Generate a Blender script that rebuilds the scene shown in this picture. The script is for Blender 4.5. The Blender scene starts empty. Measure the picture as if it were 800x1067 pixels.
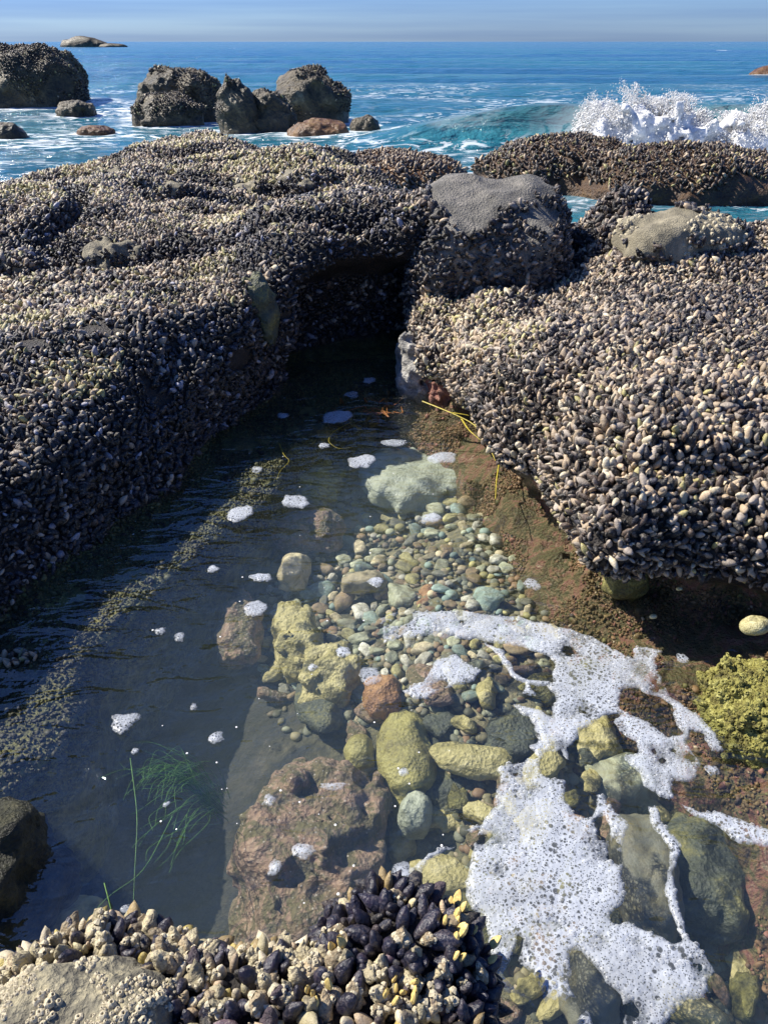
import bpy, math, random
import numpy as np
from mathutils import Vector, Matrix
rng = np.random.default_rng(7); random.seed(7)
S = bpy.context.scene; COL = S.collection
R = math.radians
CAMZ, PITCH, FPX = 1.55, R(32.5), 770.0       # metres; pitch down; focal length in photo pixels (800 x 1067)
SEA = -0.15

# ---------------------------------------------------------------- measuring the place from the photograph
def ray(px, py):
    a = (px-400)/FPX; b = -(py-533.5)/FPX
    return np.array([a, math.cos(PITCH)+b*math.sin(PITCH), -math.sin(PITCH)+b*math.cos(PITCH)])
def P(px, py, z=0.0):
    d = ray(px, py); t = (z-CAMZ)/d[2]
    return np.array([d[0]*t, d[1]*t, z])
def PY(px, py, y):
    d = ray(px, py); t = y/d[1]
    return np.array([d[0]*t, y, CAMZ+d[2]*t])
def depth(p):                                   # distance along the optical axis
    return p[..., 1]*math.cos(PITCH) - (p[..., 2]-CAMZ)*math.sin(PITCH)
def topix(p):
    dz = depth(p); up = p[..., 1]*math.sin(PITCH) + (p[..., 2]-CAMZ)*math.cos(PITCH)
    return 400+FPX*p[..., 0]/dz, 533.5-FPX*up/dz

# ---------------------------------------------------------------- noise
_T = rng.random((32, 32, 32))
def vnoise(x, y, z=0.0, seed=0):
    x, y, z = np.broadcast_arrays(np.asarray(x, float)+seed*7.31, np.asarray(y, float)+seed*3.7, np.asarray(z, float)+seed*1.9)
    xi, yi, zi = np.floor(x).astype(int), np.floor(y).astype(int), np.floor(z).astype(int)
    u, v, w = x-xi, y-yi, z-zi
    u, v, w = u*u*(3-2*u), v*v*(3-2*v), w*w*(3-2*w)
    g = lambda a, b, c: _T[(xi+a) & 31, (yi+b) & 31, (zi+c) & 31]
    l = lambda a, b, t: a+(b-a)*t
    return l(l(l(g(0,0,0), g(1,0,0), u), l(g(0,1,0), g(1,1,0), u), v),
             l(l(g(0,0,1), g(1,0,1), u), l(g(0,1,1), g(1,1,1), u), v), w)*2-1
def fbm(x, y, z=0.0, oc=3, seed=0):
    r = 0; a = 1; f = 1
    for k in range(oc):
        r = r+a*vnoise(np.asarray(x)*f, np.asarray(y)*f, np.asarray(z)*f, seed+k*5); a *= .5; f *= 2.03
    return r
def sstep(a, b, x):
    t = np.clip((x-a)/(b-a), 0, 1); return t*t*(3-2*t)
def sd_poly(X, Y, poly):                        # signed distance, positive inside
    poly = np.asarray(poly)[:, :2]; n = len(poly)
    d = np.full(X.shape, 1e9); ins = np.zeros(X.shape, bool)
    for i in range(n):
        a = poly[i]; b = poly[(i+1) % n]; e = b-a
        wx, wy = X-a[0], Y-a[1]
        t = np.clip((wx*e[0]+wy*e[1])/max(e@e, 1e-12), 0, 1)
        d = np.minimum(d, (wx-e[0]*t)**2+(wy-e[1]*t)**2)
        if a[1] != b[1]:
            ins ^= ((a[1] > Y) != (b[1] > Y)) & (X < (b[0]-a[0])*(Y-a[1])/(b[1]-a[1])+a[0])
    d = np.sqrt(d); return np.where(ins, d, -d)
def smin(a, b, k):
    h = np.clip(.5+.5*(b-a)/k, 0, 1); return b+(a-b)*h-k*h*(1-h)
def smax(a, b, k): return -smin(-a, -b, k)

# ---------------------------------------------------------------- meshes
def link_mesh(name, V, F, mat=None, parent=None, smooth=True, loops=None):
    me = bpy.data.meshes.new(name)
    V = np.ascontiguousarray(V, dtype=np.float32); F = np.ascontiguousarray(F, dtype=np.int32)
    me.vertices.add(len(V)); me.vertices.foreach_set('co', V.ravel())
    k = F.shape[1]
    me.loops.add(F.size); me.loops.foreach_set('vertex_index', F.ravel())
    me.polygons.add(len(F)); me.polygons.foreach_set('loop_start', np.arange(0, F.size, k, dtype=np.int32))
    me.polygons.foreach_set('loop_total', np.full(len(F), k, dtype=np.int32))
    me.polygons.foreach_set('use_smooth', np.full(len(F), smooth, dtype=bool))
    me.update(calc_edges=True); me.validate()
    if mat: me.materials.append(mat)
    if name is None: return me
    o = bpy.data.objects.new(name, me); COL.objects.link(o)
    if parent: o.parent = parent
    return o
def tag(o, label=None, cat=None, group=None, kind=None):
    if label: o['label'] = label
    if cat: o['category'] = cat
    if group: o['group'] = group
    if kind: o['kind'] = kind
    return o
def surface_net(F, org, h):
    n = F.shape; sh = (n[0]-1, n[1]-1, n[2]-1)
    acc = np.zeros(sh+(3,), np.float32); cnt = np.zeros(sh, np.int32); edges = []
    for a in range(3):
        b, c = (a+1) % 3, (a+2) % 3
        G = np.transpose(F, (a, b, c)); G0, G1 = G[:-1], G[1:]
        m = (G0 > 0) != (G1 > 0)
        t = np.where(m, G0/np.where(m, G0-G1, 1), 0)
        A = np.transpose(acc, (a, b, c, 3)); C = np.transpose(cnt, (a, b, c))
        for db in (0, 1):
            for dc in (0, 1):
                mm = m[:, db:G.shape[1]-1+db, dc:G.shape[2]-1+dc]; tt = t[:, db:G.shape[1]-1+db, dc:G.shape[2]-1+dc]
                C += mm
                A[..., a] += np.where(mm, tt, 0); A[..., b] += mm*db; A[..., c] += mm*dc
        edges.append((a, b, c, m, G0 > 0))
    act = cnt > 0; idx = np.full(sh, -1, np.int64); idx[act] = np.arange(act.sum())
    ijk = np.argwhere(act); V = (ijk+acc[act]/cnt[act][:, None])*h+np.asarray(org)
    faces = []
    for a, b, c, m, s0 in edges:
        I = np.transpose(idx, (a, b, c))
        e = np.argwhere(m[:, 1:-1, 1:-1]); e[:, 1:] += 1
        i, j, k = e.T
        q = np.stack([I[i, j-1, k-1], I[i, j, k-1], I[i, j, k], I[i, j-1, k]], 1)
        f = ~s0[i, j, k]; q[f] = q[f][:, ::-1]
        faces.append(q)
    return V, np.concatenate(faces)
def sdf_obj(name, f, lo, hi, h, mat, parent=None):
    ax = [np.arange(lo[i], hi[i]+h, h) for i in range(3)]
    X, Y, Z = np.meshgrid(*ax, indexing='ij', sparse=True)
    F = np.ascontiguousarray(np.broadcast_to(f(X, Y, Z), (len(ax[0]), len(ax[1]), len(ax[2])))).copy()
    for a in range(3):
        G = np.moveaxis(F, a, 0); G[0] = np.minimum(G[0], -1e-3); G[-1] = np.minimum(G[-1], -1e-3)
    V, Q = surface_net(F, [a[0] for a in ax], h)
    return link_mesh(name, V, Q, mat, parent)
def ellip(X, Y, Z, c, r, rot=0.0, p=2.0, tilt=0.0):       # >0 inside, roughly in metres
    dx, dy, dz = X-c[0], Y-c[1], Z-c[2]
    ca, sa = math.cos(rot), math.sin(rot); ux = (ca*dx+sa*dy); uy = (-sa*dx+ca*dy)
    ct, st = math.cos(tilt), math.sin(tilt); ux, dz = ct*ux+st*dz, -st*ux+ct*dz
    q = (np.abs(ux/r[0])**p+np.abs(uy/r[1])**p+np.abs(dz/r[2])**p)**(1/p)
    return (1-q)*min(r)

# ---------------------------------------------------------------- node helper
class NT:
    def __init__(s, name):
        s.m = bpy.data.materials.new(name); s.m.use_nodes = True; s.t = s.m.node_tree; s.t.nodes.clear()
        s.out = s.t.nodes.new('ShaderNodeOutputMaterial')
    def n(s, typ, **kw):
        nd = s.t.nodes.new('ShaderNode'+typ)
        for k, v in kw.items():
            if k.startswith('_'): nd.inputs[k[1:].replace('_', ' ')].default_value = v
            else: setattr(nd, k, v)
        return nd
    def l(s, a, b): s.t.links.new(a, b)
    def pos(s, sx=1, sy=1, sz=1, obj=False):
        g = s.n('TexCoord').outputs['Object'] if obj else s.n('NewGeometry').outputs['Position']
        if (sx, sy, sz) == (1, 1, 1): return g
        m = s.n('Mapping', _Scale=(sx, sy, sz)); s.l(g, m.inputs['Vector']); return m.outputs['Vector']
    def noise(s, v, scale, detail=4, rough=.55, dist=0):
        n = s.n('TexNoise', _Scale=scale, _Detail=detail, _Roughness=rough, _Distortion=dist); s.l(v, n.inputs['Vector']); return n.outputs['Fac']
    def voro(s, v, scale, feature='F1', out='Distance', rnd=1.0):
        n = s.n('TexVoronoi', feature=feature, _Scale=scale, _Randomness=rnd); s.l(v, n.inputs['Vector']); return n.outputs[out]
    def ramp(s, f, stops, mode='LINEAR'):
        n = s.n('ValToRGB'); cr = n.color_ramp; cr.interpolation = mode
        while len(cr.elements) < len(stops): cr.elements.new(.5)
        for e, (p, c) in zip(cr.elements, stops):
            e.position = p; e.color = (c, c, c, 1) if not hasattr(c, '__len__') else tuple(c)+(1,)
        s.l(f, n.inputs['Fac']); return n.outputs['Color']
    def math(s, op, a, b=0.0, c=None, clamp=False):
        n = s.n('Math', operation=op, use_clamp=clamp)
        for i, v in enumerate((a, b, c)):
            if v is None: continue
            if isinstance(v, (int, float)): n.inputs[i].default_value = v
            else: s.l(v, n.inputs[i])
        return n.outputs[0]
    def mix(s, f, a, b, mode='MIX'):
        n = s.n('Mix', data_type='RGBA', blend_type=mode)
        for i, v in ((0, f), (6, a), (7, b)):
            if isinstance(v, (int, float)): n.inputs[i].default_value = v if i == 0 else (v, v, v, 1)
            elif isinstance(v, tuple): n.inputs[i].default_value = v+(1,) if len(v) == 3 else v
            else: s.l(v, n.inputs[i])
        return n.outputs[2]
    def sep(s, v):
        n = s.n('SeparateXYZ'); s.l(v, n.inputs[0]); return n.outputs
    def mrange(s, v, a, b, c=0.0, d=1.0):
        n = s.n('MapRange', _From_Min=a, _From_Max=b, _To_Min=c, _To_Max=d); s.l(v, n.inputs['Value']); return n.outputs[0]
    def bump(s, h, strength=.5, dist=.01, normal=None):
        n = s.n('Bump', _Strength=strength, _Distance=dist); s.l(h, n.inputs['Height'])
        if normal: s.l(normal, n.inputs['Normal'])
        return n.outputs[0]
    def bsdf(s, col, rough=.6, normal=None, spec=.5, link=True, **kw):
        b = s.n('BsdfPrincipled')
        for k, v in (('Base Color', col), ('Roughness', rough), ('Specular IOR Level', spec)):
            if isinstance(v, tuple): b.inputs[k].default_value = v+(1,)
            elif isinstance(v, (int, float)): b.inputs[k].default_value = v
            else: s.l(v, b.inputs[k])
        if normal: s.l(normal, b.inputs['Normal'])
        for k, v in kw.items(): b.inputs[k.replace('_', ' ')].default_value = v
        if link: s.l(b.outputs[0], s.out.inputs['Surface'])
        return b

# ---------------------------------------------------------------- materials
def mat_shell(name, attr=True, base=None):
    t = NT(name); p = t.pos()
    if attr:
        a = t.n('Attribute', attribute_name='shell'); col = a.outputs['Color']; u = a.outputs['Alpha']
    else:
        oi = t.n('ObjectInfo'); col = t.ramp(oi.outputs['Random'], base, 'CONSTANT')
        a = t.n('Attribute', attribute_name='along'); u = a.outputs['Fac']
    big = t.noise(p, 90, 3, .6)
    rings = t.math('SINE', t.math('MULTIPLY', t.math('ADD', u, t.math('MULTIPLY', big, .35)), 45.0))
    c1 = t.mix(t.mrange(rings, -1, 1, 0, .22), col, t.mix(1.0, col, (.30, .27, .25), 'MULTIPLY'))
    pale = t.ramp(t.noise(p, 160, 4, .65), [(.50, 0.0), (.66, .75)])
    c2 = t.mix(pale, c1, t.mix(.40, col, (.50, .43, .33)))
    # worn beak: the pointed end is eroded to lilac-grey
    c3 = t.mix(t.mrange(u, .35, .05, 0, .4), c2, (.10, .085, .09))
    h = t.math('ADD', t.math('MULTIPLY', rings, .08), t.noise(p, 420, 4, .7))
    t.bsdf(c3, t.ramp(t.noise(p, 140, 2), [(.35, .32), (.7, .62)]), t.bump(h, .7, .003), .5)
    return t.m
M = {}
M['shell'] = mat_shell('mussel_shell')
def mat_wetrock(name, cols, scale=9, bumpd=.02, rough=(.35, .75), extra=None, fine=70):
    t = NT(name); p = t.pos()
    a = t.noise(p, scale, 6, .62, .6); b = t.noise(p, fine, 5, .7)
    f = t.math('ADD', t.math('MULTIPLY', a, .65), t.math('MULTIPLY', b, .35))
    n = len(cols); col = t.ramp(f, [(.34+.32*i/(n-1), c) for i, c in enumerate(cols)])
    if extra: col = extra(t, p, col)
    v = t.voro(p, fine*1.3)
    h = t.math('ADD', t.math('MULTIPLY', a, 2.0), t.math('ADD', b, t.math('MULTIPLY', v, .5)))
    t.bsdf(col, t.mrange(b, .3, .7, rough[0], rough[1]), t.bump(h, .8, bumpd), .5)
    return t.m
def low_algae(t, p, col):                        # weed-brown and coralline colours on the wet band and below the tide line
    z = t.sep(p)[2]
    zz = t.math('ADD', z, t.math('MULTIPLY', t.noise(p, 6, 3), .12))
    wet = t.ramp(t.noise(p, 13, 6, .7, 1.2), [(.32, (.02, .015, .01)), (.41, (.10, .065, .025)), (.47, (.08, .08, .025)), (.53, (.20, .13, .06)), (.60, (.19, .075, .05)), (.70, (.32, .25, .15))])
    return t.mix(t.mrange(zz, .2, .14, 0, 1), col, wet)
def low_algae_dark(t, p, col):
    z = t.sep(p)[2]
    wet = t.ramp(t.noise(p, 16, 6, .75, 1.0), [(.34, (.03, .028, .015)), (.48, (.16, .16, .045)), (.62, (.34, .31, .10))])
    return t.mix(t.mrange(z, .02, -.05, 0, 1), col, wet)
M['bed_rock'] = mat_wetrock('dark_bed_rock', [(.010, .009, .009), (.028, .023, .020), (.05, .042, .034)], extra=low_algae_dark)
M['ledge_rock'] = mat_wetrock('weedy_ledge_rock', [(.012, .010, .009), (.03, .024, .020), (.05, .04, .03)], extra=low_algae)
M['granite'] = mat_wetrock('grey_granite', [(.06, .056, .05), (.16, .15, .13), (.32, .29, .25)], 6, .02, (.6, .9), fine=70)
M['pale_granite'] = mat_wetrock('lichened_granite', [(.08, .07, .045), (.21, .185, .125), (.40, .35, .24)], 7, .010, (.6, .9), fine=110)
M['sea_boulder'] = mat_wetrock('barnacled_boulder', [(.012, .010, .006), (.045, .035, .018), (.11, .085, .045), (.28, .23, .14)], 1.5, .07, (.3, .7), fine=11)
M['brown_sea_rock'] = mat_wetrock('brown_weedy_boulder', [(.03, .012, .006), (.13, .06, .02), (.22, .13, .04)], 1.5, .05, (.3, .7), fine=9)
M['reef_rock'] = mat_wetrock('weedy_reef_rock', [(.02, .010, .006), (.07, .035, .015), (.16, .09, .03)], 5, .04, (.3, .7), fine=20)
M['red_rock'] = mat_wetrock('red_coralline_rock', [(.10, .04, .03), (.26, .11, .08), (.38, .20, .14)], 22, .01, (.4, .8), fine=120)
M['white_rock'] = mat_wetrock('pale_worn_rock', [(.06, .06, .055), (.3, .29, .27), (.62, .6, .55)], 14, .012, (.4, .8), fine=90)
M['lime_rock'] = mat_wetrock('yellow_green_crust', [(.05, .045, .015), (.17, .15, .035), (.34, .32, .08), (.52, .49, .20)], 22, .015, (.4, .8), fine=90)
M['olive_rock'] = mat_wetrock('olive_crust', [(.03, .03, .01), (.13, .12, .03), (.3, .28, .08)], 22, .012, fine=90)
M['green_rock'] = mat_wetrock('grey_green_weathered_rock', [(.03, .035, .025), (.08, .09, .055), (.24, .22, .07)], 10, .01, fine=80)
def crust_patches(t, p, col):
    c = t.mix(t.ramp(t.noise(p, 9, 5, .7, 1.0), [(.47, 0.0), (.53, .85)]), col, (.12, .11, .04)); c = t.mix(t.ramp(t.noise(t.pos(1.3, 1.3, 1.3), 14, 5, .7, 1.5), [(.56, 0.0), (.62, .8)]), c, (.36, .25, .16))
    return t.mix(t.ramp(t.voro(p, 60), [(.10, .7), (.2, 0.0)]), c, (.55, .5, .4))
M['pink_rock'] = mat_wetrock('pinkish_brown_boulder', [(.07, .055, .03), (.20, .15, .08), (.34, .22, .14), (.48, .38, .24)], 11, .02, fine=60, extra=crust_patches)
M['tan_rock'] = mat_wetrock('olive_tan_boulder', [(.10, .09, .035), (.34, .30, .11), (.52, .46, .20), (.62, .56, .30)], 9, .012, fine=70, extra=None)
M['orange_rock'] = mat_wetrock('orange_brown_stone', [(.14, .07, .03), (.34, .18, .07), (.50, .30, .13)], 14, .01, fine=90)
M['yellow_rock'] = mat_wetrock('yellow_green_boulder', [(.14, .12, .04), (.32, .29, .09), (.46, .42, .15)], 8, .008, fine=80)
M['pale_rock'] = mat_wetrock('pale_green_slab', [(.18, .19, .13), (.36, .39, .28), (.50, .53, .40)], 8, .006, fine=80)
M['weed_rock'] = mat_wetrock('dark_turf_rock', [(.008, .008, .006), (.03, .032, .016), (.08, .075, .035)], 25, .015, fine=100)
M['crust_rock'] = mat_wetrock('barnacle_crusted_rock', [(.06, .055, .045), (.22, .2, .14), (.55, .48, .30)], 16, .015, (.6, .9), fine=70)

def mat_stone(name, c, rough=.55, var=.5):
    t = NT(name); p = t.pos(obj=True); oi = t.n('ObjectInfo')
    a = t.noise(p, 1.6, 5, .65, .8)
    dark = tuple(x*.45 for x in c); light = tuple(min(.8, x*1.45+.03) for x in c)
    col = t.ramp(a, [(.3, dark), (.5, c), (.72, light)])
    wp = t.pos(); film = t.ramp(t.noise(wp, 16, 6, .7, .8), [(.42, 0.0), (.62, .75)]); col = t.mix(film, col, t.ramp(t.noise(wp, 50, 4, .7), [(.35, (.07, .06, .03)), (.65, (.24, .21, .10))]))
    hsv = t.n('HueSaturation'); t.l(col, hsv.inputs['Color'])
    t.l(t.math('ADD', t.math('MULTIPLY', oi.outputs['Random'], var), 1-var/2), hsv.inputs['Value'])
    b = t.noise(p, 9, 4, .7)
    t.bsdf(hsv.outputs[0], rough, t.bump(t.math('ADD', t.math('ADD', a, b), t.noise(wp, 90, 4, .7)), .6, .006), .4)
    return t.m
STONES = {'grey-green': (.42, .44, .28), 'blue-green': (.26, .34, .27), 'sandy beige': (.60, .51, .30), 'brown': (.32, .23, .12),
          'pale grey': (.60, .58, .44), 'dark grey': (.17, .17, .12), 'olive': (.46, .42, .17)}
for k, c in STONES.items(): M['st_'+k] = mat_stone(k.replace(' ', '_').replace('-', '_')+'_stone', c)
M['st_orange'] = mat_stone('orange_stone', (.48, .22, .06), var=.1)
M['st_yellow'] = mat_stone('yellow_green_stone', (.44, .40, .10), var=.1)
M['st_pale'] = mat_stone('pale_green_stone', (.40, .47, .34), var=.1)

def mat_floor():
    t = NT('pool_floor_silt'); p = t.pos()
    a = t.noise(p, 4, 6, .65, .6); b = t.noise(p, 40, 5, .7)
    c = t.ramp(t.math('ADD', t.math('MULTIPLY', a, .6), t.math('MULTIPLY', b, .4)), [(.36, (.06, .06, .035)), (.5, (.16, .15, .08)), (.64, (.32, .28, .16))])
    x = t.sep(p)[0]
    c = t.mix(t.mrange(t.math('ADD', x, t.math('MULTIPLY', a, .5)), .25, -.10, 0, .8), c, (.018, .022, .024))  # left side mixed near black: bank shadow and depth put into the silt colour
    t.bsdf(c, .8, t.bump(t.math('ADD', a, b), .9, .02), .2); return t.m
M['floor'] = mat_floor()

def mat_pool():
    t = NT('clear_pool_water'); p = t.pos()
    n1 = t.noise(t.pos(1.0, 2.2, 1), 5.0, 3, .5, .6); n2 = t.noise(t.pos(1, 1.6, 1), 22, 2, .5)
    nrm = t.bump(t.math('ADD', n1, t.math('MULTIPLY', n2, .14)), .8, .035)
    g_ = t.n('NewGeometry'); dt = t.n('VectorMath', operation='DOT_PRODUCT'); t.l(nrm, dt.inputs[0]); t.l(g_.outputs['Incoming'], dt.inputs[1])
    cs = t.math('SUBTRACT', 1.0, t.math('ABSOLUTE', dt.outputs['Value']), clamp=True)
    fr = t.math('ADD', .105, t.math('MULTIPLY', .89, t.math('POWER', cs, 5.0)))
    tr = t.n('BsdfTransparent', _Color=(.97, .99, 1, 1)); gl = t.n('BsdfGlossy', _Roughness=.02); t.l(nrm, gl.inputs['Normal'])
    mx = t.n('MixShader'); t.l(fr, mx.inputs[0]); t.l(tr.outputs[0], mx.inputs[1]); t.l(gl.outputs[0], mx.inputs[2])
    t.l(mx.outputs[0], t.out.inputs['Surface'])
    v = t.n('VolumePrincipled', _Color=(.62, .76, .54, 1), _Density=.30, _Anisotropy=.2); v.inputs['Absorption Color'].default_value = (.45, .66, .42, 1)
    t.l(v.outputs[0], t.out.inputs['Volume'])
    return t.m
M['pool'] = mat_pool()

def mat_foam():
    t = NT('bubble_foam'); p = t.pos()
    w = t.noise(p, 40, 2)
    big = t.noise(p, 4.5, 2)
    d1 = t.voro(p, 95, 'F1'); d2 = t.voro(p, 200, 'F1'); d3 = t.voro(p, 48, 'F1')
    h1 = t.mrange(t.math('SUBTRACT', d1, t.mrange(big, .35, .65, .05, .42)), .05, -.05, 0, 1); h2 = t.mrange(d2, .38, .22, 0, 1)
    edge = t.n('Attribute', attribute_name='thick').outputs['Fac']
    h3 = t.mrange(t.math('SUBTRACT', d3, t.mrange(t.noise(p, 7, 3), .45, .66, -.05, .38)), .04, -.04, 0, 1); hole = t.math('MAXIMUM', t.math('MAXIMUM', h1, h2), h3)
    al = t.math('MULTIPLY', t.mrange(hole, 0, 1, .86, .15), t.mrange(t.math('ADD', edge, t.math('MULTIPLY', t.noise(p, 60, 3), .012)), .003, .018, .20, 1.0))
    al = t.math('MULTIPLY', al, t.mrange(t.noise(p, 5.5, 5, .65), .34, .54, .62, 1.0))
    b = t.bsdf((.46, .495, .55), .35, t.bump(t.math('SUBTRACT', 1.0, d1), .5, .003), .5, link=False)
    tr = t.n('BsdfTransparent'); mx = t.n('MixShader'); t.l(al, mx.inputs[0]); t.l(tr.outputs[0], mx.inputs[1]); t.l(b.outputs[0], mx.inputs[2])
    t.l(mx.outputs[0], t.out.inputs['Surface']); return t.m
M['foam'] = mat_foam()
def mat_bubble():
    t = NT('bubble_film'); lw = t.n('LayerWeight', _Blend=.35)
    b = t.bsdf((.85, .88, .92), .25, None, .8, link=False); tr = t.n('BsdfTransparent')
    mx = t.n('MixShader'); t.l(t.ramp(lw.outputs['Facing'], [(.25, .10), (.75, .9)]), mx.inputs[0]); t.l(tr.outputs[0], mx.inputs[1]); t.l(b.outputs[0], mx.inputs[2])
    t.l(mx.outputs[0], t.out.inputs['Surface']); return t.m
M['bubble'] = mat_bubble()

def mat_sea():
    t = NT('sea_water'); p = t.pos(); xyz = t.sep(p)
    y = xyz[1]
    n1 = t.noise(t.pos(.55, 1.3, 1), 1.1, 6, .62, .3); n2 = t.noise(t.pos(.06, .22, 1), 1.0, 4, .55)
    dist = t.mrange(y, 8, 90, 0, 1)
    col = t.mix(dist, (.02, .12, .19), (.012, .105, .24))
    col = t.mix(t.ramp(t.noise(t.pos(.02, .10, 1), 1.0, 4), [(.4, 0.0), (.62, .7)]), col, (.03, .19, .22))
    z = t.mrange(xyz[2], SEA+.12, SEA+.55, 0, .9); col = t.mix(z, col, (.04, .135, .15))
    fa = t.noise(t.pos(.8, 1.3, 1), 1.3, 7, .68, 2.2)
    lace = t.ramp(fa, [(.52, 0.0), (.58, 1.0)])
    patch = t.ramp(t.noise(t.pos(.16, .22, 1), 1.0, 4), [(.42, 0.08), (.56, 1.0)])
    near = t.mrange(y, 20, 44, 1, 0)
    fm = t.math('MULTIPLY', t.math('MULTIPLY', t.math('MULTIPLY', lace, patch), near), t.mrange(xyz[2], SEA+.10, SEA+.28, 1, .12))
    at = t.n('Attribute', attribute_name='foam').outputs['Fac']
    fm = t.math('MAXIMUM', fm, t.math('MULTIPLY', at, t.ramp(fa, [(.40, 0.0), (.52, 1.0)])))
    caps = t.math('MULTIPLY', t.ramp(t.noise(t.pos(.10, .035, 1), 1.0, 5, .6), [(.69, 0.0), (.72, 1.0)]), t.mrange(y, 30, 60, 0, 1))
    fm = t.math('MAXIMUM', fm, caps)
    h = t.math('ADD', n1, t.math('MULTIPLY', n2, 1.5))
    b1 = t.bump(h, 1.0, .45)
    wat = t.bsdf(col, .12, b1, .5, link=False, IOR=1.33)
    fo = t.bsdf((.78, .82, .84), .6, None, .3, link=False)
    mx = t.n('MixShader'); t.l(fm, mx.inputs[0]); t.l(wat.outputs[0], mx.inputs[1]); t.l(fo.outputs[0], mx.inputs[2])
    t.l(mx.outputs[0], t.out.inputs['Surface']); return t.m
M['sea'] = mat_sea()
def simple(name, c, r=.5, spec=.5, n=0, nd=.002, **kw):
    t = NT(name); p = t.pos(obj=False); a = t.noise(p, n or 60, 4, .6)
    col = t.ramp(a, [(.3, tuple(x*.6 for x in c)), (.7, tuple(min(.9, x*1.3) for x in c))])
    t.bsdf(col, r, t.bump(a, .5, nd), spec, **kw); return t.m
M['spray'] = simple('white_spray', (.84, .85, .84), .6, .3, 8)
M['weed_green'] = simple('green_eelgrass', (.09, .19, .04), .4)
M['weed_yellow'] = simple('yellow_kelp', (.42, .34, .04), .4)
M['weed_brown'] = simple('orange_brown_weed', (.30, .11, .02), .4)
M['barnacle'] = simple('barnacle_plate', (.50, .44, .31), .75, .3, 220, .004)
M['barnacle_dark'] = simple('barnacle_mouth', (.10, .07, .05), .7)
M['goose_plate'] = simple('goose_plate', (.62, .46, .16), .5, .4, 150)
M['goose_stalk'] = simple('goose_stalk', (.07, .04, .035), .6)
M['snail'] = mat_wetrock('worn_snail_shell', [(.12, .10, .05), (.42, .38, .18), (.62, .58, .36)], 40, .003, (.3, .6), fine=200)
M['snail_dark'] = simple('snail_mouth', (.10, .045, .03), .5)

# ---------------------------------------------------------------- the rocks
W2 = lambda pts, z: np.array([P(a, b, z)[:2] for a, b in pts])
left_poly = np.vstack([W2([(-70, 690), (40, 600), (120, 562), (190, 505), (238, 445), (285, 402), (350, 383), (432, 374)], 0),
    [(.24, 4.15), (.30, 4.6), (.24, 5.2), (.16, 6.4), (.10, 7.4), (-.25, 8.4), (-.9, 9.4), (-2, 10.2), (-4.2, 9.2), (-8, 8.2), (-8, -.6), (-2.6, -.4), (-1.9, .8), (-1.3, 1.35)]])
shelf_poly = np.vstack([W2([(0, 860), (60, 815), (100, 800), (118, 750), (120, 700), (155, 645), (215, 590), (290, 520), (330, 470), (400, 430)], -.1), [(.3, 4.4), (-3, 5), (-4, .2), (-1.2, .7)]])
def f_left(X, Y, Z):
    wx = X+.10*fbm(X*1.3, Y*1.3, 0, 2, 3); wy = Y+.10*fbm(X*1.3, Y*1.3, 0, 2, 9)
    sd = sd_poly(*np.broadcast_arrays(wx, wy), left_poly)
    top = .54+.17*fbm(X*.75, Y*.75, 0, 3, 21)+.06*np.sin(Y*1.7+X*.6)-.10*sstep(-2.2, -.6, X)*sstep(3.4, 2.0, Y)-.16*sstep(6.0, 8.2, Y)
    top = top-.22*sstep(7.2, 9.2, Y)*sstep(-.4, .5, X)-.12*sstep(4.5, 7, Y)*sstep(-3.2, -4.4, X)
    top = top-.30*sstep(-2.5, -3.5, X)*sstep(4.2, 6.2, Y)+.25*sstep(-1.1, -.4, X)*sstep(3.6, 4.1, Y)*sstep(5.8, 4.7, Y)+.10*np.exp(-((X+1.3)/1.1)**2-((Y-7.8)/.9)**2)
    gr = fbm(X*.62+.3*Y, Y*.55, 0, 2, 63); top = top-.15*np.exp(-(gr/.07)**2)*sstep(2.6, 3.8, Y)
    bz = np.interp(Z, [-.7, -.1, .02, .12, .3, .5, 1], [.05, -.02, 0, -.02, .02, .0, -.02])
    cave = sstep(3.6, 4.0, Y)*sstep(-1.0, -.5, X)*sstep(4.75, 4.4, Y)
    bz = bz-cave*np.interp(Z, [-.6, .4, .54, .68], [.35, .26, .05, 0])
    rr = .18+.5*sstep(-.45, -1.0, X)*sstep(4.6, 3.4, Y)
    a = smin(top-Z, sd+bz, rr)
    sh = smin(-.035+.04*fbm(X*4, Y*4, 0, 2, 5)-Z, sd_poly(*np.broadcast_arrays(wx+.03*fbm(X*6, Y*6, 0, 2, 4), wy), shelf_poly), .04)
    a = a+.035*fbm(X*3.1, Y*3.1, Z*3.1, 3, 40)
    return np.minimum(smax(a, sh+0*Z, .05), Z+.62)
LR = sdf_obj('mussel_covered_rock', f_left, (-6, .2, -.7), (1.0, 10.6, 1.0), .045, M['bed_rock'])
tag(LR, 'long dark rock blanketed in small mussels along the left side of the pool', 'rock')

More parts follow.
